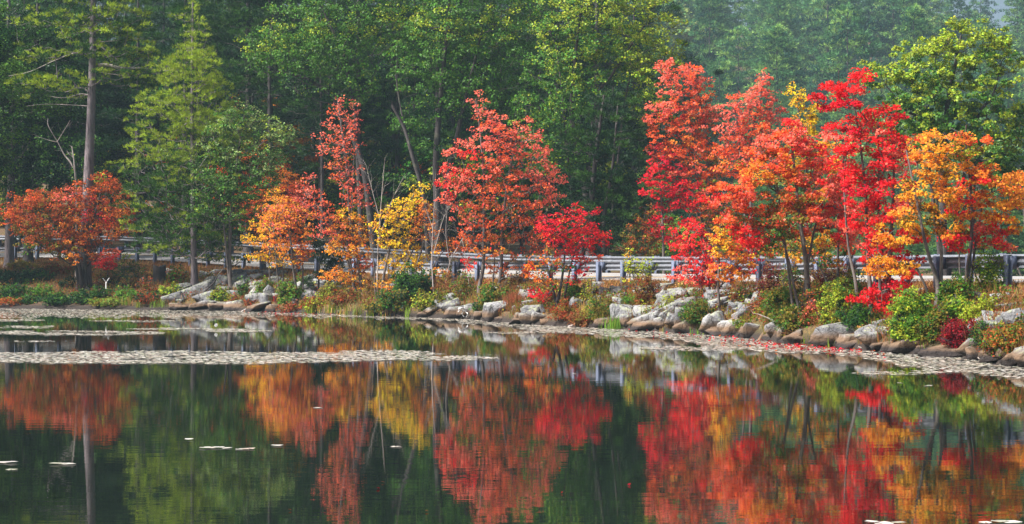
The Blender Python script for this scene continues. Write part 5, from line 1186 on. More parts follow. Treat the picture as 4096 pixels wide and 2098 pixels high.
# ---------------------------------------------------------------- shrubs
def shrub(px, py, hw, hh, cols, label, L=0.09, cover=2.2, name='shrub', twiggy=False, kind='leaf', cat='shrub', leafmat=None):
    """shrub whose foot is at pixel py and whose half width / full height are hw, hh pixels"""
    blobs, stems = [], []
    m = int(np.clip(hw * 0.75, 5, 15))
    for k in range(m):
        u = (k + 0.5) / m * 2 - 1 + rng.normal() * 0.12
        top = hh * (0.55 + 0.5 * rng.random()) * math.sqrt(max(0.2, 1 - 0.65 * u * u))
        x0 = px + u * hw * 0.35; x1 = px + u * hw * 0.95
        nb = max(3, int(top / 4.5))
        for j in range(nb):
            t = 0.10 + 0.9 * (j + rng.random() * 0.6) / nb
            rr = hw * (0.24 - 0.12 * t)
            blobs.append((x0 + (x1 - x0) * t ** 0.8 + rng.normal() * hw * 0.07, py - top * t, max(1.5, rr), max(1.3, min(rr * 0.8, top * 0.2)), cols))
        if k % 2 == 0: stems.append(([(px + u * hw * 0.1, py + 0.5), ((x0 + x1) / 2, py - top * 0.5), (x1, py - top)], 0.012))
    return maple(name, label, px, py, blobs, stems, L=L, r=0.13, cover=cover * (0.6 if twiggy else 1), dens=1.1, flat=0.8, bark=M_BARK_DARK, cat=cat, depth_k=0.8, tip=0.004, twigs=30 if twiggy else 0, kind=kind, w=0.014, branch_frac=0.3, leafmat=leafmat)

SHRUBS = [
    (8, 285, 14, 14, 'dkgreen', 'blackish evergreen bush at the left edge under the thick oak trunk'), (36, 281, 14, 12, 'dkgreen+oak', 'dark laurel-like bush between the thick oak trunk and the orange maple'), (14, 299, 14, 13, 'green+dkgreen', 'green bush low at the left edge above the orange groundcover'),
    (42, 297, 10, 13, 'green+midgreen', 'fresh green bush on the left bank below the orange maple'), (60, 303, 16, 9, 'dkgreen+green', 'dark green bush beside the dark hollow at the water, left bank'), (12, 304, 15, 6, 'brownor+rust+olive', 'low orange groundcover bush at the water, left edge'), (86, 302, 12, 12, 'dkgreen+green', 'dark green bush at the foot of the tall white pine'),
    (68, 289, 8, 14, 'dkgreen', 'upright dark bush left of the tall white pine'), (101, 299, 9, 12, 'dkgreen+green', 'dark bush beside the white curved stick'), (127, 300, 10, 12, 'green+midgreen', 'leafy green bush behind the reeds on the left bank'), (131, 288, 14, 13, 'olive+dkgreen+bronze', 'olive and brown thicket below the guardrail on the left bank'),
    (116, 285, 10, 8, 'bronze+dkgreen', 'brownish bush below the scarlet sapling'), (148, 294, 10, 14, 'bronze+olive+rust', 'rusty bush in front of the old stump'), (176, 284, 10, 18, 'midgreen+green+brownor', 'green maple bush with orange leaves beside the pine trunk'), (170, 297, 10, 13, 'green+ygreen', 'yellow-green bush at the left end of the rock ledge'),
    (152, 302, 14, 8, 'dkgreen+rust', 'low dark bush above the reeds left of the rock ledge'), (56, 274, 18, 8, 'rust+bronze+olive', 'bracken-brown patch of undergrowth behind the orange maple trunk'), (110, 304, 18, 5, 'olive+reed', 'low olive growth above the sunken log'), (30, 303, 12, 8, 'dkgreen+green', 'dark bush at the waterline on the left bank'),
    (22, 268, 12, 7, 'olive+olive', 'yellowed ferns by the thick oak trunk'), (100, 278, 9, 6, 'olive+dry', 'dry brush beside the tall pine foot'), (145, 279, 10, 6, 'olive+tan', 'dry brush by the old stump'),
    (220, 301, 9, 13, 'olive+ygreen+ygreen+green', 'yellow-flecked bush growing from the lichened ledge'), (243, 298, 7, 18, 'dkgreen+green', 'upright dark green bush on the rocks right of the slender oak'), (236, 302, 6, 8, 'rust+olive', 'small russet bush on the rocks below the slender oak'), (266, 296, 9, 18, 'green+midgreen+olive', 'green bush with yellow leaves under the yellow-leaved maple'),
    (251, 307, 6, 7, 'rust+bronze', 'small rusty bush above the brown pyramid-shaped rock'), (279, 302, 4, 8, 'maroon+dkred', 'maroon sprig on the boulders left of the orange pair'), (291, 302, 14, 20, 'green+midgreen+olive', 'full green bush with yellow leaves at the feet of the orange pair'), (304, 287, 8, 12, 'midgreen+green', 'light green bush behind the orange pair stems'),
    (331, 298, 12, 14, 'olive+ygreen+olive', 'yellow-green bush below the small pine'), (344, 304, 15, 14, 'bronze+olive+rust', 'bronze thicket below the golden-orange maple'), (292, 310, 10, 7, 'dry+rust+olive', 'dry reddish bush at the water below the orange pair'), (315, 309, 13, 12, 'olive+ygreen+rust', 'olive bush above the first reeds'),
    (413, 299, 18, 27, 'dkgreen+green', 'dense dark green bush below the yellow maple'), (397, 309, 18, 17, 'dkgreen+green+olive', 'dark green thicket at the water in front of the dense bush'), (374, 298, 9, 18, 'bronze+olive', 'bronze bush at the foot of the tall coral spire'), (430, 309, 15, 16, 'olive+ygreen+green+olive', 'yellow-green bush above the thin tilted slab'),
    (381, 311, 14, 8, 'olive+dkgreen', 'low olive growth behind the reeds, middle shore'), (452, 292, 14, 18, 'bronze+olive+dry', 'dry bronze brush behind the square upright block'), (465, 298, 12, 20, 'green+olive+bronze', 'green and bronze bush left of the coral maple stems'), (493, 306, 14, 20, 'olive+green', 'olive bush right of the coral maple stems'),
    (506, 297, 10, 16, 'olive+bronze', 'brownish bush behind the big round grey boulder'), (452, 277, 9, 10, 'green+olive', 'green bush near the guardrail left of the coral maple'), (479, 312, 7, 9, 'dkgreen+green', 'small dark bush left of the big round grey boulder'), (517, 285, 10, 12, 'olive+bronze+dry', 'dry brush below the rail left of the crimson maple'),
    (546, 306, 10, 14, 'olive+rust', 'rusty bush left of the crimson maple trunk'), (566, 320, 11, 16, 'rust+olive', 'russet bush right of the crimson maple trunk'), (575, 305, 10, 20, 'green+midgreen', 'bright green bush behind the lime grass tuft'), (590, 305, 6, 26, 'olive+ygreen+ygreen', 'tall yellow-green sprout under the first rail posts'),
    (584, 324, 13, 11, 'rust+dry+olive', 'low russet bush at the water left of the brown box-shaped rock'), (602, 319, 12, 18, 'olive+olive+green', 'gold-flecked bush above the brown box-shaped rock'), (613, 313, 6, 14, 'rust+bronze', 'brown bush left of the ridged grey boulder'), (649, 308, 14, 25, 'bronze+rust+olive', 'twiggy bronze bush below the lime sapling'),
    (632, 306, 8, 10, 'midgreen+green', 'low green bush left of the twiggy bronze one'), (669, 315, 7, 17, 'olive+ygreen+ygreen', 'yellow-green fern between the white boulders'), (697, 324, 12, 19, 'green+pine+olive', 'bushy juniper-like shrub among the shore boulders'), (713, 304, 6, 12, 'olive+green', 'olive bush before the white rounded boulder'),
    (741, 302, 8, 10, 'dry+rust', 'reddish dry bush behind the upright shaggy rock'), (744, 327, 9, 8, 'olive+midgreen', 'mossy hummock behind the flat brown boulder'), (684, 290, 8, 10, 'straw+olive', 'straw-coloured tuft by the small scarlet maple'),
    (772, 300, 13, 28, 'maroon+bronze', 'dark maroon shrub left of the slender curved trunk'), (793, 302, 12, 28, 'green+olive+bronze', 'olive-green shrub right of the maroon one'), (833, 296, 17, 28, 'bronze+maroon+olive', 'maroon-bronze shrub behind the yellow-green bush'), (781, 322, 16, 26, 'green+olive', 'green shrub above the overhanging grey boulder'),
    (793, 330, 13, 20, 'olive+green', 'olive shrub above the tall black-footed boulder'), (817, 316, 10, 32, 'olive+brownor+green', 'tall olive and orange shrub by the slender curved trunk'), (811, 325, 8, 20, 'rust+coral+olive', 'orange-red creeper at the foot of the slender curved trunk'), (840, 324, 16, 34, 'olive+ygreen+green', 'yellow-green bush above the long lichened block'),
    (849, 304, 12, 26, 'olive+ygreen+midgreen', 'tall yellow-green bush left of the scarlet clump stems'), (861, 328, 16, 18, 'green+dkgreen', 'dark green bush under the scarlet clump'), (769, 323, 5, 11, 'crimson+dkred', 'small crimson bush above the leaning driftwood'), (762, 313, 10, 16, 'olive+rust', 'rusty green bush left of the maroon shrub'),
    (790, 338, 6, 7, 'olive+bronze', 'mossy tuft on the tall black-footed boulder'), (867, 334, 8, 7, 'straw+olive', 'straw tuft on the stained slab'),
    (912, 339, 18, 38, 'midgreen+ygreen+green', 'dense bright green bush at the shore left of the forked golden maple'), (936, 341, 12, 28, 'green+olive', 'grey-green bush at the foot of the forked golden maple'), (957, 313, 14, 30, 'green+olive+midgreen', 'green bush between the two golden maple trunks'), (960, 329, 15, 24, 'midgreen+ygreen', 'green bush behind the maroon-leaved shrub'),
    (982, 323, 13, 22, 'olive+ygreen+ygreen+ygreen', 'yellow-tinged bush right of the forked golden maple'), (990, 295, 13, 40, 'midgreen+ygreen', 'upright airy green shrub before the last guardrail posts'), (964, 345, 16, 20, 'maroon+dkred', 'maroon-leaved shrub hanging over the water'), (984, 344, 10, 17, 'dkgreen+green', 'dark bush right of the maroon-leaved shrub'),
    (998, 354, 12, 22, 'olive+rust+green', 'rusty olive bush at the right shore'), (1013, 351, 14, 24, 'olive+brownor+green', 'orange-flecked bush at the right edge'), (997, 322, 6, 9, 'maroon+rust', 'small dark red bush beside the pale ledge at the right'), (1024, 340, 9, 18, 'green+olive', 'green bush cut by the right edge'),
]
for row in SHRUBS:
    px, py, hw, hh, cols, lab = row
    tw = 'bronze' in cols or 'dry' in cols
    airy = 'airy' in lab or 'sprout' in lab
    kk = 1.4 if px > 560 else 1.3
    shrub(px, py, hw * kk, hh * kk, cols, lab, L=0.085 if px > 560 else 0.11, cover=1.2 if airy else 2.6, twiggy=tw and hh > 12)

# ---------------------------------------------------------------- reeds, grasses
def blades(pts, h, w, cols, lean=0.35, jitter=0.15):
    n = len(pts); hh = h * (0.6 + 0.7 * rng.random(n))
    a = rng.random(n) * 6.283; dirv = np.stack([np.cos(a), np.sin(a), np.zeros(n)], 1)
    side = np.stack([-np.sin(a + 0.8), np.cos(a + 0.8), np.zeros(n)], 1) * w
    l = (rng.random(n) * lean)[:, None] * hh[:, None]
    m = pts + dirv * l * 0.35 + UP * hh[:, None] * 0.55
    t = pts + dirv * l + UP * hh[:, None] * 0.98
    V = np.stack([pts - side, pts + side, m + side * 0.8, m - side * 0.8, t], 1).reshape(-1, 3)
    k = np.arange(n) * 5
    q = np.stack([k, k + 1, k + 2, k + 3], 1); tr = np.stack([k + 3, k + 2, k + 4], 1)
    cc = pal_mix(cols, n) * (1 + rng.normal(size=(n, 1)) * jitter)
    return V, [q, tr], np.repeat(np.clip(cc, 0.004, 0.9), 5, 0)

def reed_clump(px, py, hw, hh, cols, n, label, name='reed_clump', lean=0.3, w=0.012):
    base = hit(px, py); s = base[1] / F
    q = np.stack([rng.normal(size=n) * hw * s * 0.5, rng.normal(size=n) * 0.25, np.full(n, -0.08)], 1)
    V, f, cc = blades(q, hh * s * 1.1, w, cols, lean)
    tag(link(name, mesh_np(name, V, f, M_GRASS, cc), None, base), label, 'grass')
for row in [(127, 305, 8, 9, 'reed+straw', 90, 'green reeds standing in the water behind the sunken log'), (114, 306, 5, 6, 'reed', 30, 'thin reeds at the end of the sunken log'), (140, 306, 6, 7, 'reed+olive', 50, 'short reeds between the sunken log and the rock ledge'), (159, 307, 7, 9, 'reed', 70, 'reeds in front of the left end of the rock ledge'), (172, 307, 5, 6, 'reed', 35, 'sparse reeds by the low brown rock left of the ledge'),
            (313, 313, 8, 12, 'reed+ygreen', 120, 'bright reeds right of the orange pair, at the water'), (331, 313, 9, 12, 'reed+straw+ygreen', 120, 'yellowing reeds below the yellow-green bush'), (345, 314, 9, 10, 'reed+straw', 90, 'reeds below the bronze thicket'), (358, 315, 8, 9, 'reed+olive', 80, 'reeds below the tall coral spire'), (374, 316, 8, 8, 'reed+ygreen', 70, 'reeds in front of the dark low rock, middle shore'), (388, 316, 8, 6, 'reed+straw', 50, 'thin reeds left of the tan-topped rock'), (408, 316, 3, 10, 'reed', 40, 'single tuft of tall reeds right of the tan-topped rock'),
            (515, 307, 9, 15, 'redgrass+dry', 260, 'red-brown bunch grass right of the big round grey boulder'), (505, 300, 8, 12, 'redgrass+tan', 140, 'pale red bunch grass above the big round grey boulder'), (586, 315, 8, 14, 'lime+straw', 60, 'arching lime grass tuft right of the crimson maple'), (617, 328, 12, 12, 'midgreen+reed', 200, 'bright green grass tuft at the water by the ridged boulder'),
            (700, 335, 10, 8, 'reed+midgreen', 35, 'pickerel weed standing in the lily pads below the wedge boulder'), (662, 332, 9, 5, 'reed+straw', 22, 'sparse weed stalks by the brown ledge'), (806, 347, 8, 9, 'reed+olive', 26, 'pickerel weed before the brown-topped boulder'), (836, 350, 12, 10, 'reed+olive', 34, 'pickerel weed before the undercut of the long block'), (740, 300, 8, 8, 'redgrass+dry', 90, 'reddish grass tuft by the plank-like slab'), (1005, 337, 10, 8, 'straw+tan', 120, 'pale grass tuft above the rusty bush at the right')]:
    reed_clump(*row, lean=0.8 if 'arching' in row[-1] else 0.3, w=0.016 if 'pickerel' in row[-1] else 0.011)

def undergrowth():
    n = 3600
    px = rng.random(n) * 1150 - 70
    ds = np.interp(px, SH_X, SH_D); dr = np.interp(px, NP_X, NP_D)
    Y = ds + (dr - ds) * (0.10 + 0.62 * rng.random(n)); X = (px - 512) * Y / F
    keep = (np.sin(X * 0.9 + 1) + np.sin(Y * 1.3 + X * 0.4) + rng.normal(size=n) * 0.7) > -0.2
    px, X, Y = px[keep], X[keep], Y[keep]; n = len(px)
    Z = np.array([ground(a, b) for a, b in zip(px, Y)]) + 0.08 + 0.30 * rng.random(n) ** 2
    left = px < 200
    col = np.where(left[:, None], pal_mix('dkgreen*3+green*2+olive*2+bronze*2+rust', n), pal_mix('olive*2+bronze*2+green*2+rust+dry+ygreen', n))
    V, f, cc = leaf_mesh(np.stack([X, Y, Z], 1), 0.16 + 0.14 * rng.random(n), col, 18, 0.075, 0.9, np.array([0, 0, -300.0]), out_bias=0.0)
    tag(link('undergrowth', mesh_np('undergrowth', V, f, M_LEAF, cc)), 'mixed low weeds and brush covering the bank between the shrubs', 'undergrowth', kind='stuff')
undergrowth()

def verge_grass():
    """dry grass along the verge and through the bank: uncountable"""
    n = 18000
    px = rng.random(n) * 1180 - 90
    ds = np.interp(px, SH_X, SH_D); dr = np.interp(px, NP_X, NP_D)
    s = np.where(rng.random(n) < 0.72, 0.66 + 0.38 * rng.random(n), 0.10 + 0.9 * rng.random(n))
    Y = ds + (dr - ds) * s + 0.3
    X = (px - 512) * Y / F
    keep = (np.sin(X * 1.7 + Y) + np.sin(Y * 2.1 - X * 0.6) + rng.normal(size=n) * 1.0) > -0.6 + (s < 0.6) * 0.9
    px, X, Y, s = px[keep], X[keep], Y[keep], s[keep]
    Z = np.array([ground(a, b) for a, b in zip(px, Y)])
    pts = np.stack([X, Y, Z - 0.02], 1)
    k = 3
    pts = np.repeat(pts, k, 0) + rng.normal(size=(len(pts) * k, 3)) * np.array([0.06, 0.06, 0])
    V, f, cc = blades(pts, 0.20, 0.011, 'tan*3+straw*2+dry*2+olive+redgrass', 0.8)
    tag(link('grass', mesh_np('grass', V, f, M_GRASS, cc)), 'dry tan grass along the verge and over the bank', 'grass', kind='stuff')
    m = 9000                                     # taller weeds and dead stems through the bank
    px = rng.random(m) * 1150 - 70
    ds = np.interp(px, SH_X, SH_D); dr = np.interp(px, NP_X, NP_D)
    Y = ds + (dr - ds) * (0.05 + 0.8 * rng.random(m) ** 1.3); X = (px - 512) * Y / F
    keep = (np.sin(X * 1.1 + 2) + np.sin(Y * 1.7 - X * 0.5) + rng.normal(size=m) * 0.6) > 0.1
    px, X, Y = px[keep], X[keep], Y[keep]
    Z = np.array([ground(a, b) for a, b in zip(px, Y)]) - 0.03
    pts = np.repeat(np.stack([X, Y, Z], 1), 3, 0); pts[:, :2] += rng.normal(size=(len(pts), 2)) * 0.07
    V, f, cc = blades(pts, 0.42, 0.009, 'olive*2+reed+tan*2+dry*2+bronze*2+redgrass', 0.7)
    tag(link('weeds', mesh_np('weeds', V, f, M_GRASS, cc)), 'tangle of dry weeds and stems between the shore rocks', 'weeds', kind='stuff')
    n = 6000
    px = rng.random(n) * 760 - 60; px = np.where(rng.random(n) < 0.6, px * 0.35, px)
    ds = np.interp(px, SH_X, SH_D); dr = np.interp(px, NP_X, NP_D)
    Y = ds + (dr - ds) * (0.06 + 0.9 * rng.random(n)); X = (px - 512) * Y / F
    Z = np.array([ground(a, b) for a, b in zip(px, Y)]) + 0.03
    cen = np.stack([X, Y, Z], 1)
    V, f, cc = leaf_mesh(cen, np.full(n, 0.05), pal_mix('rust+tan*2+dry*3+bronze*2+straw', n), 2, 0.09, 0.3, np.array([0, 0, -500.0]))
    tag(link('fallen_leaves', mesh_np('fallen_leaves', V, f, M_LEAF, cc)), 'brown and rust fallen leaves littering the bank', 'leaves', kind='stuff')
verge_grass()

# ---------------------------------------------------------------- lily pads
def pads():
    rg = np.random.default_rng(3)
    LE_X = [-200, 0, 226, 311, 365, 420, 460, 532, 624, 681, 738, 790, 852, 900, 966, 1024, 1100]
    LE_Y = [318, 318, 317, 316.5, 318, 319.5, 322, 331, 336.5, 341, 350, 353, 355, 366, 373, 378, 384]
    n = 640000
    X = rg.random(n) * 92 - 62; Y = 36 + rg.random(n) * 64
    px = 512 + F * X / Y; py = 262 + CAMZ * F / Y
    ds = np.interp(px, SH_X, SH_D)
    le = np.interp(px, LE_X, LE_Y) + 0.8 * np.sin(px * 0.083) + 0.6 * np.sin(px * 0.217 + 1) + 0.5 * np.sin(px * 0.53 + 2) + 0.6 * np.sin(X * 3.1 + Y * 0.7)
    nz = np.sin(X * 0.8 + 2 * np.sin(Y * 0.4)) + np.sin(Y * 1.3 + X * 0.5) + 0.6 * np.sin(X * 2.9 - Y * 2.2)
    dens = np.where(px < 330, 0.42, np.where(px < 520, 0.55, 0.75))
    m = (py < le) & (Y < ds - 0.05) & (px > -220) & (px < 1120) & (rg.random(n) < dens * np.clip(1.05 + 0.22 * nz, 0.1, 1))
    bands = [(-60, 392, 351, 364.5, 0.95), (380, 490, 356, 361, 0.75), (330, 430, 351, 357, 0.9), (-40, 150, 331, 335.4, 0.9), (148, 196, 328, 330, 0.9), (211, 277, 329, 332.2, 0.95), (-20, 45, 326, 328.4, 0.8), (-10, 32, 319, 322, 0.8), (112, 176, 320.5, 322, 0.7), (45, 54, 326, 327.5, .8), (15, 24, 341, 342, 0.9), (30, 50, 340.7, 342.2, 0.9), (655, 760, 346, 351, 0.75), (860, 960, 371, 375, 0.6), (500, 560, 331, 334, 0.6)]
    for x0, x1, y0, y1, dn in bands:
        cx, hx, cyy, hy = (x0 + x1) / 2, (x1 - x0) / 2, (y0 + y1) / 2, (y1 - y0) / 2
        K = max(5, int((x1 - x0) * (y1 - y0) / 17))
        big = np.zeros(n, bool)
        inb = (px > x0 - 30) & (px < x1 + 30) & (py > y0 - 3) & (py < y1 + 3)
        ii = np.nonzero(inb)[0]; sub = np.zeros(len(ii), bool)
        for q in range(K):                        # a raft is a huddle of small patches
            u = rg.random() * 2 - 1; w_ = math.sqrt(max(0.05, 1 - abs(u) ** 2.2))
            ex, ey = cx + u * hx, cyy + (rg.random() * 2 - 1) * hy * w_ * 0.9
            ax = 5 + 22 * rg.random() if hx > 20 else hx * 0.6; ay = 0.35 + 0.9 * rg.random() * min(1, hy / 3)
            sub |= ((px[ii] - ex) / ax) ** 2 + ((py[ii] - ey) / ay) ** 2 < 1
        big[ii] = sub
        m |= big & (rg.random(n) < dn)
    X, Y = X[m], Y[m]
    iso = [(5, 463), (11, 463), (56, 464.5), (63, 464), (68, 464.6), (189, 440), (205, 448.5), (212, 448.2), (219, 448), (227, 448.3), (241, 449.6), (277, 446), (248, 449.3), (396, 447), (490, 355), (900, 383), (928, 386), (872, 523), (884, 524), (898, 523.5), (985, 523), (999, 522.5), (1012, 523), (66, 341), (12, 470), (318, 408), (574, 374), (708, 345), (640, 342.5), (655, 344), (470, 353)]
    ix = np.array([(p - 512) * (CAMZ * F / (q - 262)) / F for p, q in iso]); iy = np.array([CAMZ * F / (q - 262) for p, q in iso])
    X = np.concatenate([ix, X]); Y = np.concatenate([iy, Y])
    N = len(X); order = np.argsort(Y); X, Y = X[order], Y[order]
    R = 0.034 + 0.036 * rg.random(N)
    R[:25] = 0.06 + 0.04 * rg.random(25)
    th = np.linspace(0.25, 2 * np.pi - 0.25, 6)
    pal = np.array([lin(c) for c in ((214, 210, 200), (224, 220, 214), (200, 198, 182), (216, 206, 194), (178, 178, 156), (204, 186, 172))])  # near-white tones paint the sky's grazing reflection into the pads
    def pad(r, seed):
        rr = np.random.default_rng(seed)
        ring = np.stack([np.cos(th) * r, np.sin(th) * r, 0.004 * np.sin(th * 2 + rr.random() * 6)], 1)
        return np.concatenate([[[0, 0, 0.0]], ring])
    fan = np.array([[0, i, i + 1] for i in range(1, 6)])
    # the nearest 300 are single things
    variants = []
    for k in range(8):
        v = pad(0.115, k); variants.append(mesh_np('lily_pad', v, fan, M_PAD, np.repeat(pal[k % 6][None], len(v), 0)))
    for i in range(300):
        o = link('lily_pad', variants[rg.integers(8)], None, (X[i], Y[i], 0.008 + 0.004 * (i % 3)))
        s = R[i] / 0.115; o.scale = (s, s, s); o.rotation_euler = (rg.normal() * 0.02, rg.normal() * 0.02, rg.random() * 6.28)
        if Y[i] < 32: tag(o, 'pale lily pad floating alone on the open dark water', 'lily pad', 'stray lily pads')
        else: tag(o, 'pale round lily pad at the near edge of a floating raft', 'lily pad', 'lily pads of the rafts')
    # the mass
    idx = np.arange(300, N); M = len(idx)
    rot = rg.random(M) * 6.28; tx, ty = rg.normal(size=M) * 0.03, rg.normal(size=M) * 0.03
    ang = th[None] + rot[:, None]
    rx = np.cos(ang) * R[idx][:, None]; ry = np.sin(ang) * R[idx][:, None]
    z0 = (0.007 + 0.010 * rg.random(M))[:, None]
    rz = np.maximum(z0 + rx * tx[:, None] + ry * ty[:, None], 0.003)
    V = np.empty((M, 7, 3)); V[:, 0] = np.stack([X[idx], Y[idx], z0[:, 0]], 1)
    V[:, 1:, 0] = X[idx][:, None] + rx; V[:, 1:, 1] = Y[idx][:, None] + ry; V[:, 1:, 2] = rz
    f = (fan[None] + (np.arange(M) * 7)[:, None, None]).reshape(-1, 3)
    cc = pal[rg.integers(0, 6, M)] * (1 + rg.normal(size=(M, 1)) * 0.12)
    tag(link('lily_pads', mesh_np('lily_pads', V.reshape(-1, 3), f, M_PAD, np.repeat(np.clip(cc, 0, 0.9), 7, 0))), 'pale rafts of small lily pads along the shore and across the pond', 'lily pads', kind='stuff')
    # red maple leaves lying on the rafts
    n = 420
    px2 = np.concatenate([rg.normal(size=220) * 38 + 800, rg.normal(size=120) * 60 + 750, rg.normal(size=80) * 25 + 285])
    sY = np.interp(px2, SH_X, SH_D); eY = CAMZ * F / (np.interp(px2, LE_X, LE_Y) - 262)
    Y2 = eY + (sY - eY) * np.sqrt(rg.random(n)); X2 = (px2 - 512) * Y2 / F
    cen = np.stack([X2, Y2, np.full(n, 0.035)], 1)
    V, f, cc = leaf_mesh(cen, np.full(n, 0.004), pal_mix('dkred*3+crimson*2+rust+brownor', n), 1, 0.075, 0.3, np.array([0, 0, -900.0]))
    tag(link('fallen_leaves', mesh_np('fallen_leaves', V, f, M_LEAF, cc)), 'red maple leaves floating on the lily pads by the shore', 'leaves', kind='stuff')
    n = 26
    q = 380 + rg.random(n) ** 1.5 * 150; p = rg.random(n) * 1100 - 30; Y3 = CAMZ * F / (q - 262)
    cen = np.stack([(p - 512) * Y3 / F, Y3, np.full(n, 0.012)], 1)
    V, f, cc = leaf_mesh(cen, np.full(n, 0.002), pal_mix('rust+dkred+bronze', n), 1, 0.04, 0.3, np.array([0, 0, -900.0]))
    tag(link('fallen_leaves', mesh_np('fallen_leaves', V, f, M_LEAF, cc)), 'few small leaves drifting on the open water', 'leaves', kind='stuff')
    return N
NPADS = pads()

# ---------------------------------------------------------------- driftwood, stump, flower
def stick(name, label, cat, pts, ra, rb, mat, twig=0, lift=0.0):
    y = max(p[1] for p in pts); x = pts[0][0]
    base = hit(pts[0][0], pts[0][1]); base[1] -= 0.25
    bare(name, label, cat, base, [(pts, ra, rb)], mat, twig=twig, twl=0.35)
stick('driftwood', 'thick weathered log leaning into the water from the boulders', 'log', [(741, 340), (750, 334), (760, 329), (769, 326)], 0.13, 0.09, M_LOG)
stick('driftwood', 'thinner dark log beside the thick leaning log', 'log', [(759, 341), (763, 335), (768, 330)], 0.06, 0.05, M_LOG)
stick('driftwood', 'long grey branch lying diagonally over the big brown boulder', 'branch', [(444, 318), (455, 311), (466, 305), (478, 303), (488, 301.5)], 0.07, 0.03, M_BARK_MAPLE, 3)
stick('driftwood', 'low log with stubs at the water below the big round grey boulder', 'log', [(473, 319), (486, 318), (498, 318), (512, 317.5)], 0.08, 0.04, M_BARK_DARK, 4)
bare('driftwood', 'bleached white forked driftwood against the big brown boulder', 'driftwood', hit(463, 317) - np.array([0, 0.8, 0]),
     [([(459, 309), (461, 308), (464, 309), (466, 311)], 0.045, 0.035), ([(464, 309), (466, 312), (468, 314), (466, 317)], 0.03, 0.015), ([(463, 309), (463, 312), (462, 314), (464, 317)], 0.028, 0.015), ([(461, 308), (460, 310), (458, 312)], 0.03, 0.015)], M_BARK_PALE)
stick('driftwood', 'tan sawn log lying at the water right of the brown wedge boulder', 'log', [(540, 323), (547, 322.5), (558, 322)], 0.17, 0.14, M_LOG)
stick('driftwood', 'pale stick across the water before the low russet bush', 'branch', [(568, 327), (577, 324), (588, 321)], 0.045, 0.02, M_BARK_DEAD, 3)
stick('driftwood', 'long dead branch leaning down the ledge from the slender oak', 'branch', [(198, 298), (206, 290), (214, 282), (219, 274), (224, 268)], 0.05, 0.02, M_BARK_DARK, 6)
stick('driftwood', 'white curved stick standing in the dark brush of the left bank', 'branch', [(103, 294), (106, 290), (106, 283), (109, 278)], 0.05, 0.02, M_BARK_PALE, 1)
stick('driftwood', 'dark sunken log lying along the left shore before the reeds', 'log', [(84, 303), (94, 303.5), (106, 305), (118, 307)], 0.17, 0.12, M_BARK_DARK)
stick('driftwood', 'long grey log along the mud at the left edge', 'log', [(-4, 305.5), (20, 306), (45, 306.5), (72, 306), (86, 306.5)], 0.12, 0.07, M_BARK_DARK, 3)
stick('driftwood', 'grey branch poking from the orange groundcover at the left edge', 'branch', [(20, 302), (24, 300.5), (29, 299.5)], 0.04, 0.02, M_BARK_DEAD)
stick('driftwood', 'pale twiggy branch lying on the wide brown-banded boulder', 'branch', [(892, 347), (905, 349), (921, 351)], 0.03, 0.012, M_BARK_DEAD, 6)
stick('driftwood', 'grey branch slanting up from the lily pads to the bright green bush', 'branch', [(890, 354), (900, 346), (912, 340), (928, 336)], 0.035, 0.015, M_BARK_DEAD, 5)
stick('driftwood', 'two-pronged pale branch at the water on the right', 'branch', [(978, 359), (986, 356), (994, 355), (1002, 353)], 0.05, 0.025, M_BARK_DEAD, 2)
stick('driftwood', 'short pale stick in the lily pads before the stained slab', 'branch', [(858, 347), (864, 349), (870, 351)], 0.03, 0.012, M_BARK_DEAD, 2)
stick('driftwood', 'thin branch leaning from the crimson bush to the overhanging boulder', 'branch', [(781, 325), (770, 319), (758, 314)], 0.03, 0.012, M_BARK_DEAD, 1)
stick('driftwood', 'thin stick leaning on the long low slab below the orange pair', 'branch', [(241, 312), (246, 309), (251, 306)], 0.04, 0.02, M_BARK_DEAD, 1)
stick('driftwood', 'flat brown stick at the water below the dry reddish bush', 'branch', [(282, 312), (287, 311.5), (294, 312)], 0.06, 0.04, M_LOG, 1)

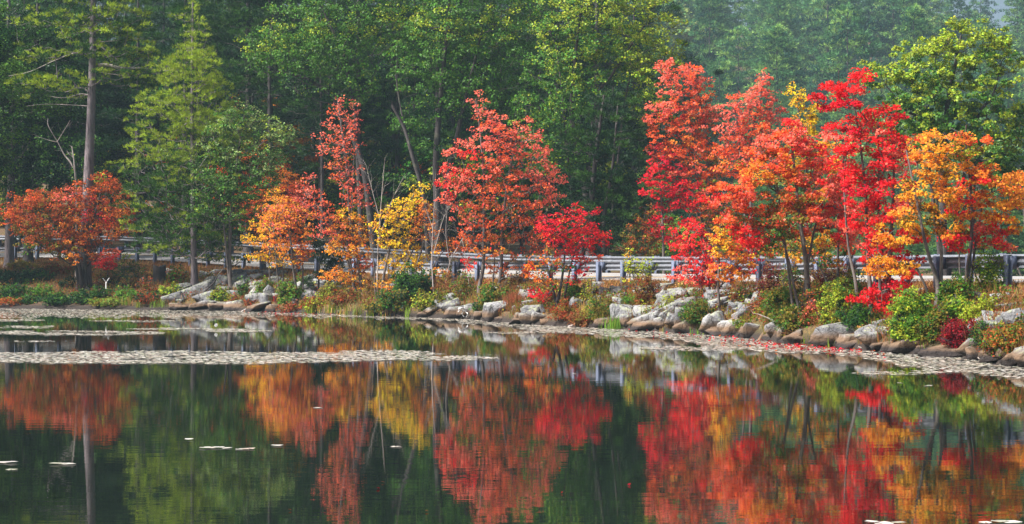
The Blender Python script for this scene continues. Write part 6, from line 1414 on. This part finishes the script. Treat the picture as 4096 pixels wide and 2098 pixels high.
def stump():
    base = hit(159, 284)
    r = 0.34; th = np.linspace(0, 2 * np.pi, 14, endpoint=False)
    rings = []
    for z, k in ((-0.2, 1.35), (0.15, 1.08), (0.6, 1.0), (0.95, 0.98)):
        rr = r * k * (1 + 0.10 * np.sin(th * 3 + 1) + 0.05 * np.sin(th * 7))
        rings.append(np.stack([np.cos(th) * rr, np.sin(th) * rr, z + (0.07 * np.sin(th * 2 + 0.5) if z > 0.9 else 0 * th)], 1))
    V = np.concatenate(rings + [[[0, 0, 0.86]]]); k = np.arange(14)
    f = [np.concatenate([np.stack([k + i * 14, (k + 1) % 14 + i * 14, (k + 1) % 14 + (i + 1) * 14, k + (i + 1) * 14], 1) for i in range(3)]),
         np.stack([k + 42, (k + 1) % 14 + 42, np.full(14, 56)], 1)]
    tag(link('tree_stump', mesh_np('tree_stump', V, f, M_BARK_DARK), None, base), 'old dark cut stump on the left bank near the guardrail', 'stump')
stump()
# white water lily bud on the middle raft
b_ = P(216, 330, 2000 * CAMZ / 68.0); b_[2] = 0.0
def lily():
    V, f = [], []
    root = empty('water_lily', b_); tag(root, 'white water lily bud standing on the small middle raft', 'flower')
    v1, f1 = tube(np.array([[0, 0, -0.1], [0.01, 0, 0.06], [0.0, 0, 0.10]]), [0.008, 0.008, 0.012], 6)
    link('stalk', mesh_np('stalk', v1, f1, M_GRASS, np.repeat(PAL['reed'][None], len(v1), 0)), root)
    P_, k = [], 0
    for j in range(8):
        a = j * 0.785; c, s = math.cos(a), math.sin(a)
        pet = np.array([[0, 0, 0], [0.05, 0.03, 0.05], [0.035, 0, 0.14], [0.05, -0.03, 0.05]])
        pet = np.stack([pet[:, 0] * c - pet[:, 1] * s, pet[:, 0] * s + pet[:, 1] * c, pet[:, 2] + 0.09], 1)
        P_.append((pet, np.array([[0, 1, 2, 3]])))
    v2, f2 = join(P_)
    link('petals', mesh_np('petals', v2, f2, M_LEAF, np.full((len(v2), 3), 0.8)), root)
lily()

# ---------------------------------------------------------------- haze
def haze():
    m = bpy.data.materials.new('haze_air'); m.use_nodes = True
    nt = m.node_tree; nt.nodes.remove(nt.nodes['Principled BSDF'])
    pv = nt.nodes.new('ShaderNodeVolumePrincipled')
    pv.inputs['Color'].default_value = (0.42, 0.60, 0.72, 1)
    pv.inputs['Density'].default_value = HAZE_DENSITY
    pv.inputs['Anisotropy'].default_value = 0.0
    nt.links.new(pv.outputs[0], nt.nodes['Material Output'].inputs['Volume'])
    v, f = box(np.array([0.0, 345.0, 53.0]), np.array([1.0, 0, 0]), np.array([0, 1.0, 0]), UP, 800.0, 430.0, 55.5)
    tag(link('haze', mesh_np('haze', v, f, m)), 'thin blue autumn haze over the pond and hillside', 'haze', kind='stuff')
haze()
